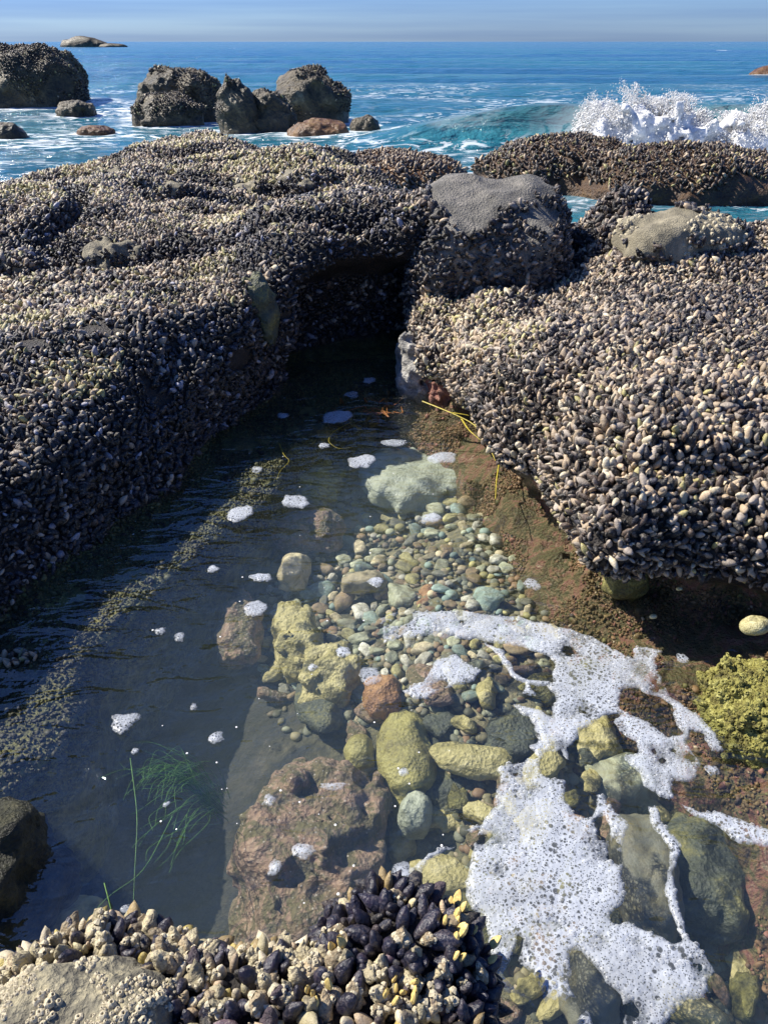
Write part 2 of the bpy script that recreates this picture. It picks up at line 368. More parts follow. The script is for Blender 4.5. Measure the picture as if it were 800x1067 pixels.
main_poly = np.vstack([W2([(442, 392), (468, 402), (492, 425), (508, 470), (525, 492), (560, 502), (590, 545), (606, 585), (650, 600), (700, 597), (760, 606), (860, 635), (1000, 690)], .17),
    [(3.6, 1.6), (4.6, 3.0), (4.2, 4.7), (2.6, 4.95), (1.6, 5.1), (1.0, 5.15), (.35, 5.2), (.18, 4.5), (.20, 3.95)]])
ledge_poly = np.vstack([W2([(416, 415), (450, 425), (485, 440), (515, 480), (540, 520), (570, 560), (620, 615), (665, 655), (700, 690), (745, 730), (800, 790), (900, 900), (1000, 1010)], 0),
    [(3.6, .6), (4.6, 4.5), (.4, 4.9), (.16, 4.0)]])
apron_poly = np.vstack([W2([(470, 440), (500, 500), (560, 560), (590, 650), (650, 700), (720, 790), (800, 860), (950, 1000)], -.12), [(3, .6), (3, 3), (.6, 3.4)]])
def f_right(X, Y, Z):
    wx = X+.05*fbm(X*2.2, Y*2.2, 0, 2, 13); wy = Y+.05*fbm(X*2.2, Y*2.2, 0, 2, 19)
    sd = sd_poly(*np.broadcast_arrays(wx, wy), main_poly)
    top = .56+.07*fbm(X*1.1, Y*1.1, 0, 3, 31)+.10*sstep(3.4, 4.3, Y)*sstep(1.0, 1.6, X)-.18*sstep(1.25, .75, X)*sstep(2.9, 3.5, Y)-.18*sstep(1.5, 1.1, X)*sstep(4.3, 4.7, Y)-.06*sstep(4.6, 5, Y)-.10*sstep(2.6, 1.6, Y)
    gr = fbm(X*1.0, Y*1.0, 0, 2, 68); top = top-.09*np.exp(-(gr/.08)**2)
    bz = np.interp(Z, [-.5, -.05, .08, .15, .24, .45], [.0, -.16, -.14, -.03, .035, .0])
    a = smin(top-Z, sd+bz, .30)
    lz = np.interp(Z, [-.6, -.02, .1], [.45, 0, -.06])
    ltop = -.01+.14*sstep(1.0, 1.8, X)+.05*fbm(X*7, Y*7, 0, 3, 17)
    ltop = ltop-.05*np.abs(fbm(X*4, Y*4, 0, 3, 71))
    l = smin(ltop-Z, sd_poly(*np.broadcast_arrays(wx, wy), ledge_poly)+lz, .10)
    ap = smin(-.13+.10*fbm(X*5, Y*5, 0, 3, 8)-Z, sd_poly(*np.broadcast_arrays(wx, wy), apron_poly)+0*Z, .12)
    a = smax(smax(a, l, .03), ap, .06)
    return np.minimum(a+.022*fbm(X*5, Y*5, Z*5, 3, 44)+sstep(.2, .05, Z)*.035*fbm(X*9, Y*9, Z*9, 3, 47), Z+.62)
RR = sdf_obj('mussel_covered_rock', f_right, (-.1, .5, -.7), (4.2, 5.5, .95), .028, M['ledge_rock'])
tag(RR, 'broad rock crowded with large pale-tipped mussels to the right of the pool', 'rock')

fore_poly = np.vstack([W2([(-60, 1000), (10, 985), (80, 955), (140, 950), (200, 962), (260, 985), (325, 985), (345, 945), (385, 930), (440, 935), (485, 960), (510, 1000), (528, 1067), (520, 1250), (-80, 1250)], .16)])
def f_fore(X, Y, Z):
    wx = X+.015*fbm(X*9, Y*9, 0, 2, 3)
    sd = sd_poly(*np.broadcast_arrays(wx, Y+0*X), fore_poly)
    top = .19+.03*fbm(X*6, Y*6, 0, 2, 6)+.07*np.exp(-((X-.03)/.12)**2)*sstep(.5, .75, Y)
    bz = np.interp(Z, [-.6, -.1, 0, .1, .2], [.10, -.02, -.05, -.02, 0])
    return np.minimum(smin(top-Z, sd+bz, .12)+.012*fbm(X*12, Y*12, Z*12, 2, 2), Z+.62)
FR = sdf_obj('mussel_covered_rock', f_fore, (-.9, -.05, -.7), (.6, 1.2, .45), .015, M['bed_rock'])
tag(FR, 'low rock hidden under barnacle-crusted mussels at the bottom edge of the pool', 'rock')

def boulder(name, label, c, r, mat, h, seed, noise=.12, nf=1.2, p=2.3, rot=0, tilt=0, cut=None, cat='rock', lumps=()):
    m = max(r)*1.25+noise*max(r)
    def f(X, Y, Z):
        a = ellip(X, Y, Z, c, r, rot, p, tilt)
        for (dc, dr) in lumps:
            a = smax(a, ellip(X, Y, Z, np.array(c)+np.array(dc), dr, rot, 2.2), .15*min(r))
        k = nf/max(r)
        a = a+noise*min(r)*fbm(X*k*2, Y*k*2, Z*k*2, 4, seed)
        return a
    o = sdf_obj(name, f, np.array(c)-m*1.15, np.array(c)+m*1.15, h, mat)
    # thing's origin at its own centre
    o.data.transform(Matrix.Translation(-Vector(c))); o.location = Vector(c)
    return tag(o, label, cat)
def at_sea(px, py, y, up=0): q = PY(px, py, y); return q
# boulders that stand on the big rocks
from mathutils.bvhtree import BVHTree
def bvh(o):
    me = o.data; return BVHTree.FromPolygons([v.co for v in me.vertices], [tuple(p.vertices) for p in me.polygons])
BV = [bvh(LR), bvh(RR)]
def hit(px, py):
    best = None
    for b in BV:
        h = b.ray_cast(Vector((0, 0, CAMZ)), Vector(ray(px, py)).normalized())
        if h[0] is not None and (best is None or h[3] < best[3]): best = h
    return np.array(best[0]), np.array(best[1])
c = PY(513, 186, 4.75); GB = boulder('granite_boulder', 'bare grey flat-topped granite boulder ringed by mussels beside the crevice', (c[0]-.05, 4.40, .40), (.44, .44, .50), M['granite'], .022, 3, .08, 1.2, 3.4, 1.45, .22)
c = PY(640, 215, 4.8); MB_ = boulder('mussel_covered_boulder', 'knob of rock covered in dark mussels right of the bare granite boulder', (c[0], 4.6, c[2]-.40), (.33, .34, .46), M['bed_rock'], .025, 5, .14)
c, _ = hit(712, 262); PB = boulder('pale_boulder', 'pale tan boulder with a crack lying on the mussels at right', (c[0], c[1]+.12, c[2]-.03), (.35, .24, .20), M['pale_granite'], .014, 8, .13, 1.2, 2.5, .1)
c, cn = hit(267, 322); SB = boulder('upright_stone', 'upright grey-green bare stone standing out of the dark mussel slope', (c[0]+.01, c[1]+.065, c[2]-.03), (.075, .09, .17), M['green_rock'], .010, 12, .22, 1.8, 2.4, 0, .12)
for i, (px, py, y, rx, lab) in enumerate([(322, 186, 6.6, .22, 'small tan bare hump on the left rock top nearest the crevice'), (160, 198, 6.6, .19, 'rounded yellowish bare hump in the middle of the left rock top'),
        (262, 196, 6.4, .20, 'wide low olive bare hump at the centre of the left rock top'), (120, 262, 4.9, .17, 'yellow-green barnacled hump on the left rock slope'), (12, 280, 4.4, .16, 'pale barnacled hump at the left edge of the picture'),
        (125, 182, 7.4, .25, 'grey-brown hump near the back of the left rock')]):
    q, _ = hit(px, py); rx *= q[1]/y; boulder('bare_hump', lab, (q[0], q[1]+rx*.5, q[2]-.075), (rx*1.15, rx*1.2, .13), M['pale_granite'], .016, 20+i, .30)
c = P(434, 408, 0); boulder('white_worn_stone', 'white and grey worn stone at the foot of the right rock by the waterline', (c[0]+.0, c[1]+.13, .06), (.10, .13, .22), M['white_rock'], .009, 31, .26, 2.0, 2.6)
c = P(473, 414, 0); boulder('red_stone', 'rust-red coralline stone beside the white worn stone under the mussels', (c[0]-.01, c[1]+.06, .07), (.12, .12, .18), M['red_rock'], .009, 33, .24, 2.2, 2.4)
c, _ = hit(543, 318); boulder('bare_hump', 'small smooth grey stone showing between mussels on the right rock', (c[0], c[1]+.06, c[2]-.035), (.10, .10, .08), M['granite'], .015, 35, .1)
c = P(775, 722, .06); boulder('crusted_boulder', 'yellow-green crusted boulder at the right edge of the pool', (c[0]+.04, c[1]+.0, -.03), (.13, .15, .13), M['lime_rock'], .010, 37, .2, 1.8)
c = P(655, 598, .08); boulder('olive_stone', 'rounded olive stone tucked under the mussel overhang', (c[0], c[1]+.02, .05), (.075, .07, .08), M['olive_rock'], .010, 39, .15)
c = P(12, 900, .05); boulder('weedy_rock', 'dark weed-covered rock at the left edge behind the foreground mussels', (c[0]-.14, c[1]+.02, -.08), (.21, .17, .19), M['weed_rock'], .012, 41, .16, 1.5)
c = P(70, 1075, .2); boulder('crusted_slab', 'flat grey slab crusted with cream barnacles at the bottom left corner', (c[0]+.0, c[1]+.0, .18), (.165, .10, .10), M['crust_rock'], .007, 43, .10, 1.6, 2.6, .15, .06)
# submerged boulders
def sub(name, label, px, py, w, h, ztop, mat, seed, zr=None, noise=.14, rot=0, p=2.4, res=.010):
    noise = noise*.9+.06; ztop -= .04; rot = (seed*1.7) % .8-.4 if not rot else rot; p = 2.2+(seed*.37) % 1.4
    q = P(px, py, ztop-.04); dp = depth(q); rx = w/2*dp/FPX
    ry = abs(P(px, py-h/2, ztop-.05)[1]-P(px, py+h/2, ztop-.05)[1])/2
    zr = zr or .8*min(rx, ry)+.04
    return boulder(name, label, (q[0], q[1], ztop-zr), (rx, ry, zr), mat, res, seed, noise, 1.4, p, rot)
sub('submerged_boulder', 'largest pink-brown boulder under the water just behind the foreground mussels', 322, 862, 150, 180, -.09, M['pink_rock'], 51, .2, .16)
sub('submerged_boulder', 'smooth yellow-green boulder under the water left of the big foam sheet', 424, 778, 62, 100, -.10, M['yellow_rock'], 53, .12, .08)
sub('submerged_boulder', 'pale green flat slab stone lying at the far end of the pebbles', 436, 490, 110, 52, -.12, M['pale_rock'], 55, .08, .10)
sub('submerged_boulder', 'yellowish mottled boulder under the left bank shadow at the pool top', 322, 497, 62, 40, -.12, M['lime_rock'], 57, .09, .16)
sub('submerged_boulder', 'rust-brown flat stone beneath two foam rafts at the shadow edge', 316, 545, 78, 34, -.16, M['pink_rock'], 59, .07, .16)
sub('submerged_boulder', 'reddish mottled boulder alone in the blue shaded water', 250, 645, 44, 66, -.16, M['pink_rock'], 61, .08, .2)
sub('submerged_boulder', 'yellow-brown knobbly boulder left of the pebbles, upper one', 310, 660, 50, 56, -.12, M['tan_rock'], 63, .09, .2)
sub('submerged_boulder', 'yellow-brown knobbly boulder below the pebbles near the orange stone', 345, 695, 62, 52, -.12, M['tan_rock'], 65, .09, .2)
sub('submerged_stone', 'orange-brown oblong stone above the curved foam band', 466, 626, 60, 26, -.14, M['orange_rock'], 67, .06, .12)
sub('submerged_stone', 'orange stone touching the yellow-green boulder', 398, 724, 40, 36, -.12, M['orange_rock'], 69, .06, .12)
sub('submerged_stone', 'pinkish stone just above the foam band on the right', 517, 637, 36, 20, -.12, M['pink_rock'], 71, .05, .12)
sub('submerged_stone', 'dark round weedy patch of rock beside the right ledge', 548, 575, 44, 50, -.13, M['weed_rock'], 73, .08, .16)
sub('submerged_stone', 'pale sandy block at the left end of the pebbles', 306, 592, 30, 24, -.15, M['st_sandy beige'], 75, .06, .12, p=3.2)
sub('submerged_stone', 'long curved tan stone among the pebbles', 378, 607, 46, 15, -.15, M['st_sandy beige'], 77, .04, .12)
sub('submerged_stone', 'greenish stone showing between two arms of foam', 548, 690, 44, 36, -.12, M['st_grey-green'], 79, .06, .12)
sub('submerged_stone', 'olive stone under the water in the loop of foam', 500, 680, 44, 30, -.12, M['st_olive'], 81, .06, .12)
sub('submerged_stone', 'large dark flat stone in the oval gap of the foam', 672, 905, 62, 120, -.10, M['st_dark grey'], 83, .08, .08)
sub('submerged_stone', 'brown stone in the open water of the right foam lobe', 620, 770, 50, 42, -.12, M['tan_rock'], 85, .07, .12)
sub('submerged_stone', 'grey-green flat stone beside the orange patch under the right foam', 650, 810, 70, 46, -.14, M['st_grey-green'], 87, .07, .12)
sub('submerged_stone', 'large green-grey stone right of the narrow foam strand', 735, 900, 90, 110, -.15, M['green_rock'], 89, .1, .12)
sub('submerged_stone', 'dull stone in the lower gap of the foam', 615, 1020, 60, 90, -.12, M['st_dark grey'], 91, .08, .1)
sub('submerged_stone', 'dim greenish stone in the lower left blue water', 80, 960, 60, 50, -.2, M['st_olive'], 93, .07, .12)
sub('submerged_stone', 'yellow-green cobble beneath the yellow-green boulder', 375, 782, 32, 34, -.14, M['yellow_rock'], 95, .06, .1)
sub('submerged_stone', 'pale cobble below and right of the yellow-green boulder', 432, 845, 34, 36, -.14, M['pale_rock'], 97, .06, .1)
sub('submerged_boulder', 'brown-green boulder between the clear water and the big foam sheet', 470, 800, 70, 110, -.16, M['green_rock'], 99, .1, .16)

# rocks standing in the sea
def searock(name, label, px0, px1, pytop, pybase, mat, seed, noise=.16, p=2.3, dy=.8, lumps=(), h=None, rot=0, tilt=0, z0=SEA):
    q = P((px0+px1)/2, pybase, z0); y = q[1]; dp = depth(q); rx = (px1-px0)/2*dp/FPX
    yc = y+rx*dy*.8; dpc = depth(np.array([0, yc, 0])); k = yc/y
    rx *= k*.97; q2 = PY((px0+px1)/2, pytop, yc); hz = q2[2]-z0
    return boulder(name, label, (q2[0], yc, z0-hz*.05), (rx, rx*dy, hz*1.02), mat, h or rx/22, seed, noise, 1.3, p, rot, tilt, lumps=lumps)
searock('sea_boulder', 'tall rounded dark boulder at the far left edge, tallest in the surf', -34, 78, 49, 113, M['sea_boulder'], 101, .10, 3.4)
searock('sea_boulder', 'dark boulder covered in mussels, second from the left in the surf', 140, 230, 68, 122, M['sea_boulder'], 103, .15, 2.4)
searock('sea_boulder', 'lower front shoulder rock leaning on the second surf boulder', 136, 210, 97, 127, M['sea_boulder'], 105, .15)
searock('sea_boulder', 'steep pointed boulder in front of the smooth-sided one', 222, 268, 82, 137, M['sea_boulder'], 107, .14, 2.4, tilt=.05)
searock('sea_boulder', 'dark low boulder joined to the right of the pointed boulder', 245, 308, 93, 136, M['sea_boulder'], 108, .14, 2.4)
searock('sea_boulder', 'large sloping boulder with a bare grey flank, rightmost of the tall ones', 276, 364, 70, 125, M['sea_boulder'], 109, .13, 2.1)
searock('sea_rock', 'low brown weedy rock below the sloping boulder', 298, 366, 124, 143, M['brown_sea_rock'], 111, .15, h=.04)
searock('sea_rock', 'small round dark rock right of the sloping boulder', 364, 396, 120, 137, M['sea_boulder'], 113, .15, h=.03)
searock('sea_rock', 'small grey rock at the foot of the tall left boulder', 58, 96, 104, 119, M['sea_boulder'], 115, .15, h=.03)
searock('sea_rock', 'small dark rock cut by the left edge of the picture', -20, 24, 128, 147, M['sea_boulder'], 117, .15, h=.03)
searock('sea_rock', 'nearly awash yellowish rock in the surf left of centre', 78, 118, 131, 139, M['brown_sea_rock'], 119, .15, h=.03)
searock('sea_rock', 'thin brown rock awash near the breaking wave', 444, 516, 139, 153, M['brown_sea_rock'], 121, .2, h=.04)
searock('sea_rock', 'reddish rock just entering at the right edge near the horizon', 781, 840, 68, 81, M['brown_sea_rock'], 123, .15, h=.15)
searock('islet', 'low dark islet on the horizon at left', 62, 112, 38, 49.0, M['sea_boulder'], 125, .12, 2.0, h=.6, dy=.4)
searock('islet', 'flat reef trailing right of the horizon islet', 98, 134, 45, 49.0, M['sea_boulder'], 127, .12, 2.0, h=.5, dy=.4)
# the low mussel reef at right, two swells of rock
def f_reef(X, Y, Z):
    a = smax(ellip(X, Y, Z, REEF[0], (1.15, 1.1, .50), .1, 2.4), ellip(X, Y, Z, REEF[1], (1.55, 1.25, .58), -.05, 2.05), .10)
    return a+.085*fbm(X*1.7, Y*1.7, Z*1.7, 5, 77)
r0 = PY(590, 165, 11.2); r1 = PY(700, 172, 10.9)
REEF = [(r0[0], 11.6, -.10), (r1[0]+.05, 10.9, -.16)]
RF = sdf_obj('mussel_reef', f_reef, (1.0, 9.0, -.8), (7.0, 13.2, .8), .06, M['reef_rock']); tag(RF, 'long low mussel-covered reef in the sea in front of the breaking wave', 'rock')
c = PY(415, 170, 9.2); RK = boulder('mussel_reef', 'low mussel-topped rock with reddish foot behind the left rock by the channel', (c[0], 9.2, c[2]-.22), (.75, .9, .30), M['brown_sea_rock'], .04, 131, .12)

# ---------------------------------------------------------------- mussels
def shell_verts(nu, nv, seed=0, gape=.0):
    # long axis Z: beak at 0, broad round end at 1; width X, thickness Y
    V = [(0, 0, 0)]; al = [0.0]
    for i in range(1, nv):
        t = i/nv; w = .222*math.sin(math.pi*t**.85)**.8*(.45+.75*t)+.008; th = .19*math.sin(math.pi*t**.85)**.8*(.8+.25*t)
        for j in range(nu):
            a = 2*math.pi*j/nu; ca, sa = math.cos(a), math.sin(a)
            sy = math.copysign(abs(sa)**.85, sa)
            V.append((w*ca+.05*math.sin(math.pi*t), th*sy, t)); al.append(t)
    V.append((0, 0, 1.0)); al.append(1.0); F = []
    for j in range(nu):
        k = (j+1) % nu
        F.append((0, 1+k, 1+j, 1+j))
        for i in range(nv-2):
            b = 1+i*nu; F.append((b+j, b+k, b+nu+k, b+nu+j))
        b = 1+(nv-2)*nu; F.append((b+j, b+k, len(V)-1, len(V)-1))
    return np.array(V, float), F, np.array(al)
def tri_faces(F):
    T = []
    for f in F:
        u = list(dict.fromkeys(f))
        T.append((u[0], u[1], u[2]))
        if len(u) == 4: T.append((u[0], u[2], u[3]))
    return np.array(T)
def sample(o, spacing, keep, jitter=1.0, mult=4.0):
    me = o.data; n = len(me.vertices); V = np.empty(n*3, np.float32); me.vertices.foreach_get('co', V); V = V.reshape(-1, 3)+np.array(o.location)
    N = np.empty(n*3, np.float32); me.vertex_normals.foreach_get('vector', N); N = N.reshape(-1, 3)
    L = np.empty(len(me.loops), np.int32); me.loops.foreach_get('vertex_index', L); Q = L.reshape(-1, 4)
    T = np.vstack([Q[:, [0, 1, 2]], Q[:, [0, 2, 3]]])
    A, B, C = V[T[:, 0]], V[T[:, 1]], V[T[:, 2]]; ar = np.linalg.norm(np.cross(B-A, C-A), axis=1)/2
    cen = (A+B+C)/3; px, py = topix(cen); vis = (px > -160) & (px < 960) & (py > -20) & (py < 1240) & (depth(cen) > .3)
    ar = ar*vis
    cnt = int(ar.sum()/spacing**2*mult)
    ti = rng.choice(len(T), cnt, p=ar/ar.sum()); r1 = np.sqrt(rng.random(cnt))[:, None]; r2 = rng.random(cnt)[:, None]
    p = A[ti]*(1-r1)+B[ti]*r1*(1-r2)+C[ti]*r1*r2
    nn = N[T[ti, 0]]*(1-r1)+N[T[ti, 1]]*r1*(1-r2)+N[T[ti, 2]]*r1*r2; nn /= np.linalg.norm(nn, axis=1)[:, None]+1e-9
    k = keep(p, nn); p, nn = p[k], nn[k]
    key = np.floor(p/spacing+rng.random(3)).astype(np.int64); h = (key[:, 0]*73856093) ^ (key[:, 1]*19349663) ^ (key[:, 2]*83492791)
    _, ui = np.unique(h, return_index=True)
    return p[ui], nn[ui]
beds = []
def bed(o, spacing, size, keep, tone, tilt=(.35, 1.25)):
    p, n = sample(o, spacing, keep); m = len(p)
    r = rng.normal(size=(m, 3)); r[:, 2] += .5; tg = r-(r*n).sum(1)[:, None]*n; tg /= np.linalg.norm(tg, axis=1)[:, None]
    ph = rng.uniform(*tilt, m)[:, None]; ax = n*np.cos(ph)+tg*np.sin(ph)
    sx = np.cross(ax, rng.normal(size=(m, 3))); sx /= np.linalg.norm(sx, axis=1)[:, None]; sy = np.cross(ax, sx)
    ln = size*(1+.35*fbm(p[:, 0]*2.3, p[:, 1]*2.3, p[:, 2]*2.3, 3, 81))*rng.lognormal(0, .27, m); ln = np.clip(ln, size*.55, size*1.7)
    p = p-ax*(ln*.42)[:, None]+n*(ln*.02+size*.12)[:, None]
    beds.append((p, n, ax, sx, sy, ln, tone(p, n)))
    return p
def palette(cols, w, m):
    c = np.array(cols)[rng.choice(len(cols), m, p=np.array(w)/sum(w))]
    return c*rng.uniform(.7, 1.3, (m, 1))
DARK, BLUE, BROWN, TAN, GREY, CREAM, OLIVE = (.012, .011, .012), (.020, .021, .035), (.095, .066, .05), (.46, .35, .23), (.35, .295, .24), (.62, .54, .38), (.38, .34, .14)
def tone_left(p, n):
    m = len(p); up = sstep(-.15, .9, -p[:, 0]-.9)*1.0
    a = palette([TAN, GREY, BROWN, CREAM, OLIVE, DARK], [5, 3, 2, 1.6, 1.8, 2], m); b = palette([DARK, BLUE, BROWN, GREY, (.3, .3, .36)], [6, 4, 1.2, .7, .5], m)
    slope = np.clip((n[:, 2]-.84)/.14, 0, 1); v = fbm(p[:, 0]*1.1, p[:, 1]*1.1, p[:, 2], 3, 15); k = (rng.random(m) < slope*np.clip(.85+.9*v, .1, 1))[:, None]  # steeper faces draw blue-black shells, putting the bank's shade into shell colour
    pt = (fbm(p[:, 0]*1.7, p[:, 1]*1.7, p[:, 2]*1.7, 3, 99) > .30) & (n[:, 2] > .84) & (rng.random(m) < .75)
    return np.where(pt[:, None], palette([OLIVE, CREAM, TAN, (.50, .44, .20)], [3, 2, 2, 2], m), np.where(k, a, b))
def tone_right(p, n):
    m = len(p); a = palette([TAN, GREY, BROWN, CREAM, DARK, OLIVE], [4.5, 3.5, 3.5, 1.4, 4.5, .3], m); b = palette([DARK, BLUE, BROWN, GREY, TAN], [3, 2, 2, 2.5, 1], m)
    v = fbm(p[:, 0]*2.5, p[:, 1]*2.5, p[:, 2]*2.5, 2, 14); k = (rng.random(m) < .75+.6*v-.35*sstep(3.9, 4.4, p[:, 1]))[:, None]
    f2 = fbm(p[:, 0]*2.1, p[:, 1]*2.1, p[:, 2]*2.1, 3, 97); pt = (f2 > .48) & (n[:, 2] > .7) & (rng.random(m) < .5); dk = (f2 < -.42) & (rng.random(m) < .8)
    return np.where(pt[:, None], palette([OLIVE, CREAM, TAN, (.50, .44, .20)], [1.5, 3, 3, 1.5], m), np.where(dk[:, None], b, np.where(k, a, b)))
def tone_fore(p, n):
    m = len(p); px, py = topix(p)
    a = palette([(.50, .44, .26), CREAM, TAN, (.12, .08, .10), (.50, .40, .12)], [3, 3.5, 2, 1.2, 1], m); b = palette([DARK, BLUE, (.035, .025, .03), (.30, .22, .10)], [5, 3, 2, .8], m)
    d = sstep(325, 350, px)*sstep(1015, 985, py)+sstep(455, 490, px)
    return np.where((rng.random(m) < .32+.66*np.clip(d, 0, .96))[:, None], b, a)
def keep_left(p, n):
    e = fbm(p[:, 0]*5, p[:, 1]*5, p[:, 2]*5, 2, 50)
    return (p[:, 2] > .03+.03*e) & (n[:, 2] > -.5) & (fbm(p[:, 0]*4.5, p[:, 1]*4.5, p[:, 2]*4.5, 3, 53) > -.85)
near_k = lambda d0, d1: (lambda p, n: keep_left(p, n) & (depth(p) > d0) & (depth(p) <= d1))
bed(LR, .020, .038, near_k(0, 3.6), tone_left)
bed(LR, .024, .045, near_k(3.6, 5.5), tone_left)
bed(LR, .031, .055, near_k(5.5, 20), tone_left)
bed(RR, .0188, .038, lambda p, n: (p[:, 2] > .155+.03*fbm(p[:, 0]*6, p[:, 1]*6, 0, 2, 9)) & (n[:, 2] > -.75) & ~((p[:, 2] < .2) & (n[:, 2] > .6)), tone_right)
side = lambda zz, nz: (lambda p, n: (p[:, 2] > zz) & (n[:, 2] < nz+.12*fbm(p[:, 0]*6, p[:, 1]*6, p[:, 2]*6, 2, 60)) )
tone_dk = lambda p, n: palette([DARK, BLUE, BROWN, GREY, TAN], [4, 3, 2, 1.6, .6], len(p))
bed(GB, .026, .048, lambda p, n: (p[:, 2] > .3) & (n[:, 2] < .93) & ((n[:, 2] < .72+.12*fbm(p[:, 0]*7, p[:, 1]*7, 0, 2, 6)) | (p[:, 0] > GB.location.x+.36)), tone_dk)
for o_ in [o for o in bpy.data.objects if o.name.startswith('bare_hump')]:
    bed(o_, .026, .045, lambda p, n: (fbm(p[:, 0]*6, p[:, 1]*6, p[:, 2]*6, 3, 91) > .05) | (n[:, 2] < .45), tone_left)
bed(PB, .024, .042, lambda p, n: ((fbm(p[:, 0]*6, p[:, 1]*6, p[:, 2]*6, 3, 92) > .25) & (p[:, 0] > PB.location.x)) | (n[:, 2] < .2), tone_dk)
bed(SB, .022, .036, lambda p, n: (p[:, 0] < SB.location.x-.03) & (fbm(p[:, 0]*9, p[:, 1]*9, p[:, 2]*9, 2, 93) > -.1), tone_dk)
bed(MB_, .026, .048, side(.2, 2), tone_dk)
for o_ in [o for o in bpy.data.objects if o.name.startswith('sea_boulder')]:
    bed(o_, .065, .072, lambda p, n: (p[:, 2] > SEA+.15) & (fbm(p[:, 0]*.9, p[:, 1]*.9, p[:, 2]*.9, 3, 33)+.25*n[:, 0] > -.30), lambda p, n: palette([(.05, .04, .028), DARK, TAN, BROWN, OLIVE], [4, 4, .5, 2, .5], len(p)))
bed(RF, .052, .075, lambda p, n: (p[:, 2] > SEA+.20+.16*fbm(p[:, 0]*1.5, p[:, 1]*1.5, 0, 3, 7)) & (n[:, 2] > .1), lambda p, n: palette([(.10, .07, .045), BROWN, TAN, OLIVE, DARK], [3, 3, 1.3, 1, 4], len(p)))
bed(RK, .045, .065, side(SEA+.22, 2), lambda p, n: palette([BROWN, (.14, .09, .05), TAN, DARK], [3, 3, 2, 1], len(p)))
bed(FR, .0195, .045, lambda p, n: (p[:, 2] > .03) & (p[:, 1] > .25), tone_fore, (.15, 1.0))
cat = [np.concatenate([b[i] for b in beds]) for i in range(7)]
p, n, ax, sx, sy, ln, colr = cat
px, py = topix(p+ax*ln[:, None]*.8); dp = depth(p)
vw = np.array([0, 0, CAMZ])-p; vw /= np.linalg.norm(vw, axis=1)[:, None]
score = np.where((px > 2) & (px < 798) & (py > 0) & (py < 1060) & ((n*vw).sum(1) > .15) & (dp > .2), ln/dp, 0)
top300 = np.argsort(-score)[:300]; rest = np.ones(len(p), bool); rest[top300] = False
print('mussels', len(p), 'score cut', score[top300[-1]]*FPX)
def build_bed():
    VV, FF, CC = [], [], []; off = 0
    for sel, nu, nv in ((rest & (dp < 3.4), 10, 7), (rest & (dp >= 3.4) & (dp < 6), 8, 5), (rest & (dp >= 6), 6, 4)):
        sv, sf, al = shell_verts(nu, nv); T = tri_faces(sf); idx = np.where(sel)[0]; m = len(idx)
        wdt = rng.uniform(.85, 1.25, m)[:, None, None]; thk = rng.uniform(.85, 1.3, m)[:, None, None]
        L = ln[idx][:, None, None]
        v = p[idx][:, None]+L*(sv[None, :, 0:1]*wdt*sx[idx][:, None]+sv[None, :, 1:2]*thk*sy[idx][:, None]+sv[None, :, 2:3]*ax[idx][:, None])
        v = v.reshape(-1, 3)
        v = v+(ln[idx].repeat(len(sv)))[:, None]*.035*np.stack([vnoise(v[:, 0]*110, v[:, 1]*110, v[:, 2]*110, s) for s in (1, 2, 3)], 1)
        VV.append(v); FF.append((T[None]+(np.arange(m)*len(sv))[:, None, None]+off).reshape(-1, 3)); off += m*len(sv)
        c = np.empty((m, len(sv), 4), np.float32); c[..., :3] = colr[idx][:, None]; c[..., 3] = al[None]; CC.append(c.reshape(-1, 4))
    o = link_mesh('mussel_bed', np.concatenate(VV), np.concatenate(FF), M['shell'])
    a = o.data.attributes.new('shell', 'FLOAT_COLOR', 'POINT'); a.data.foreach_set('color', np.concatenate(CC).ravel())
    return tag(o, 'dense beds of dark and tan mussels blanketing all the rocks round the pool', 'mussels', kind='stuff')
BED = build_bed()

# the 300 mussels that show largest, each a thing of its own
kinds = [('cream', (.52, .45, .28)), ('tan', (.40, .31, .19)), ('blue-black', (.018, .019, .035)), ('purple', (.07, .05, .06))]
def shell_mat(nm, c):
    t = NT(nm); pz = t.pos(); a = t.n('Attribute', attribute_name='along').outputs['Fac']; oi = t.n('ObjectInfo')
    big = t.noise(pz, 80, 3); rings = t.math('SINE', t.math('MULTIPLY', t.math('ADD', a, t.math('MULTIPLY', big, .30)), 42.0))
    col = t.mix(t.mrange(rings, -1, 1, 0, .4), c, tuple(x*.6 for x in c))
    col = t.mix(t.ramp(t.noise(pz, 150, 5, .65), [(.48, 0.0), (.62, .85)]), col, (.46, .40, .27) if c[0] > .08 else (.09, .075, .08))
    col = t.mix(t.ramp(t.noise(pz, 45, 3), [(.55, 0.0), (.68, .8)]), col, (.03, .022, .04))
    hs = t.n('HueSaturation'); t.l(col, hs.inputs['Color']); t.l(t.math('ADD', .65, t.math('MULTIPLY', oi.outputs['Random'], .6)), hs.inputs['Value'])
    h = t.math('ADD', t.math('MULTIPLY', rings, .07), t.math('ADD', t.noise(pz, 330, 4, .7), t.math('MULTIPLY', t.voro(pz, 190), .8)))
    t.bsdf(hs.outputs[0], .35 if c[0] < .05 else .6, t.bump(h, .9 if c[0] > .05 else .4, .004), .5); return t.m
shell_mats = [shell_mat(k.replace('-', '_')+'_mussel_shell', c) for k, c in kinds]
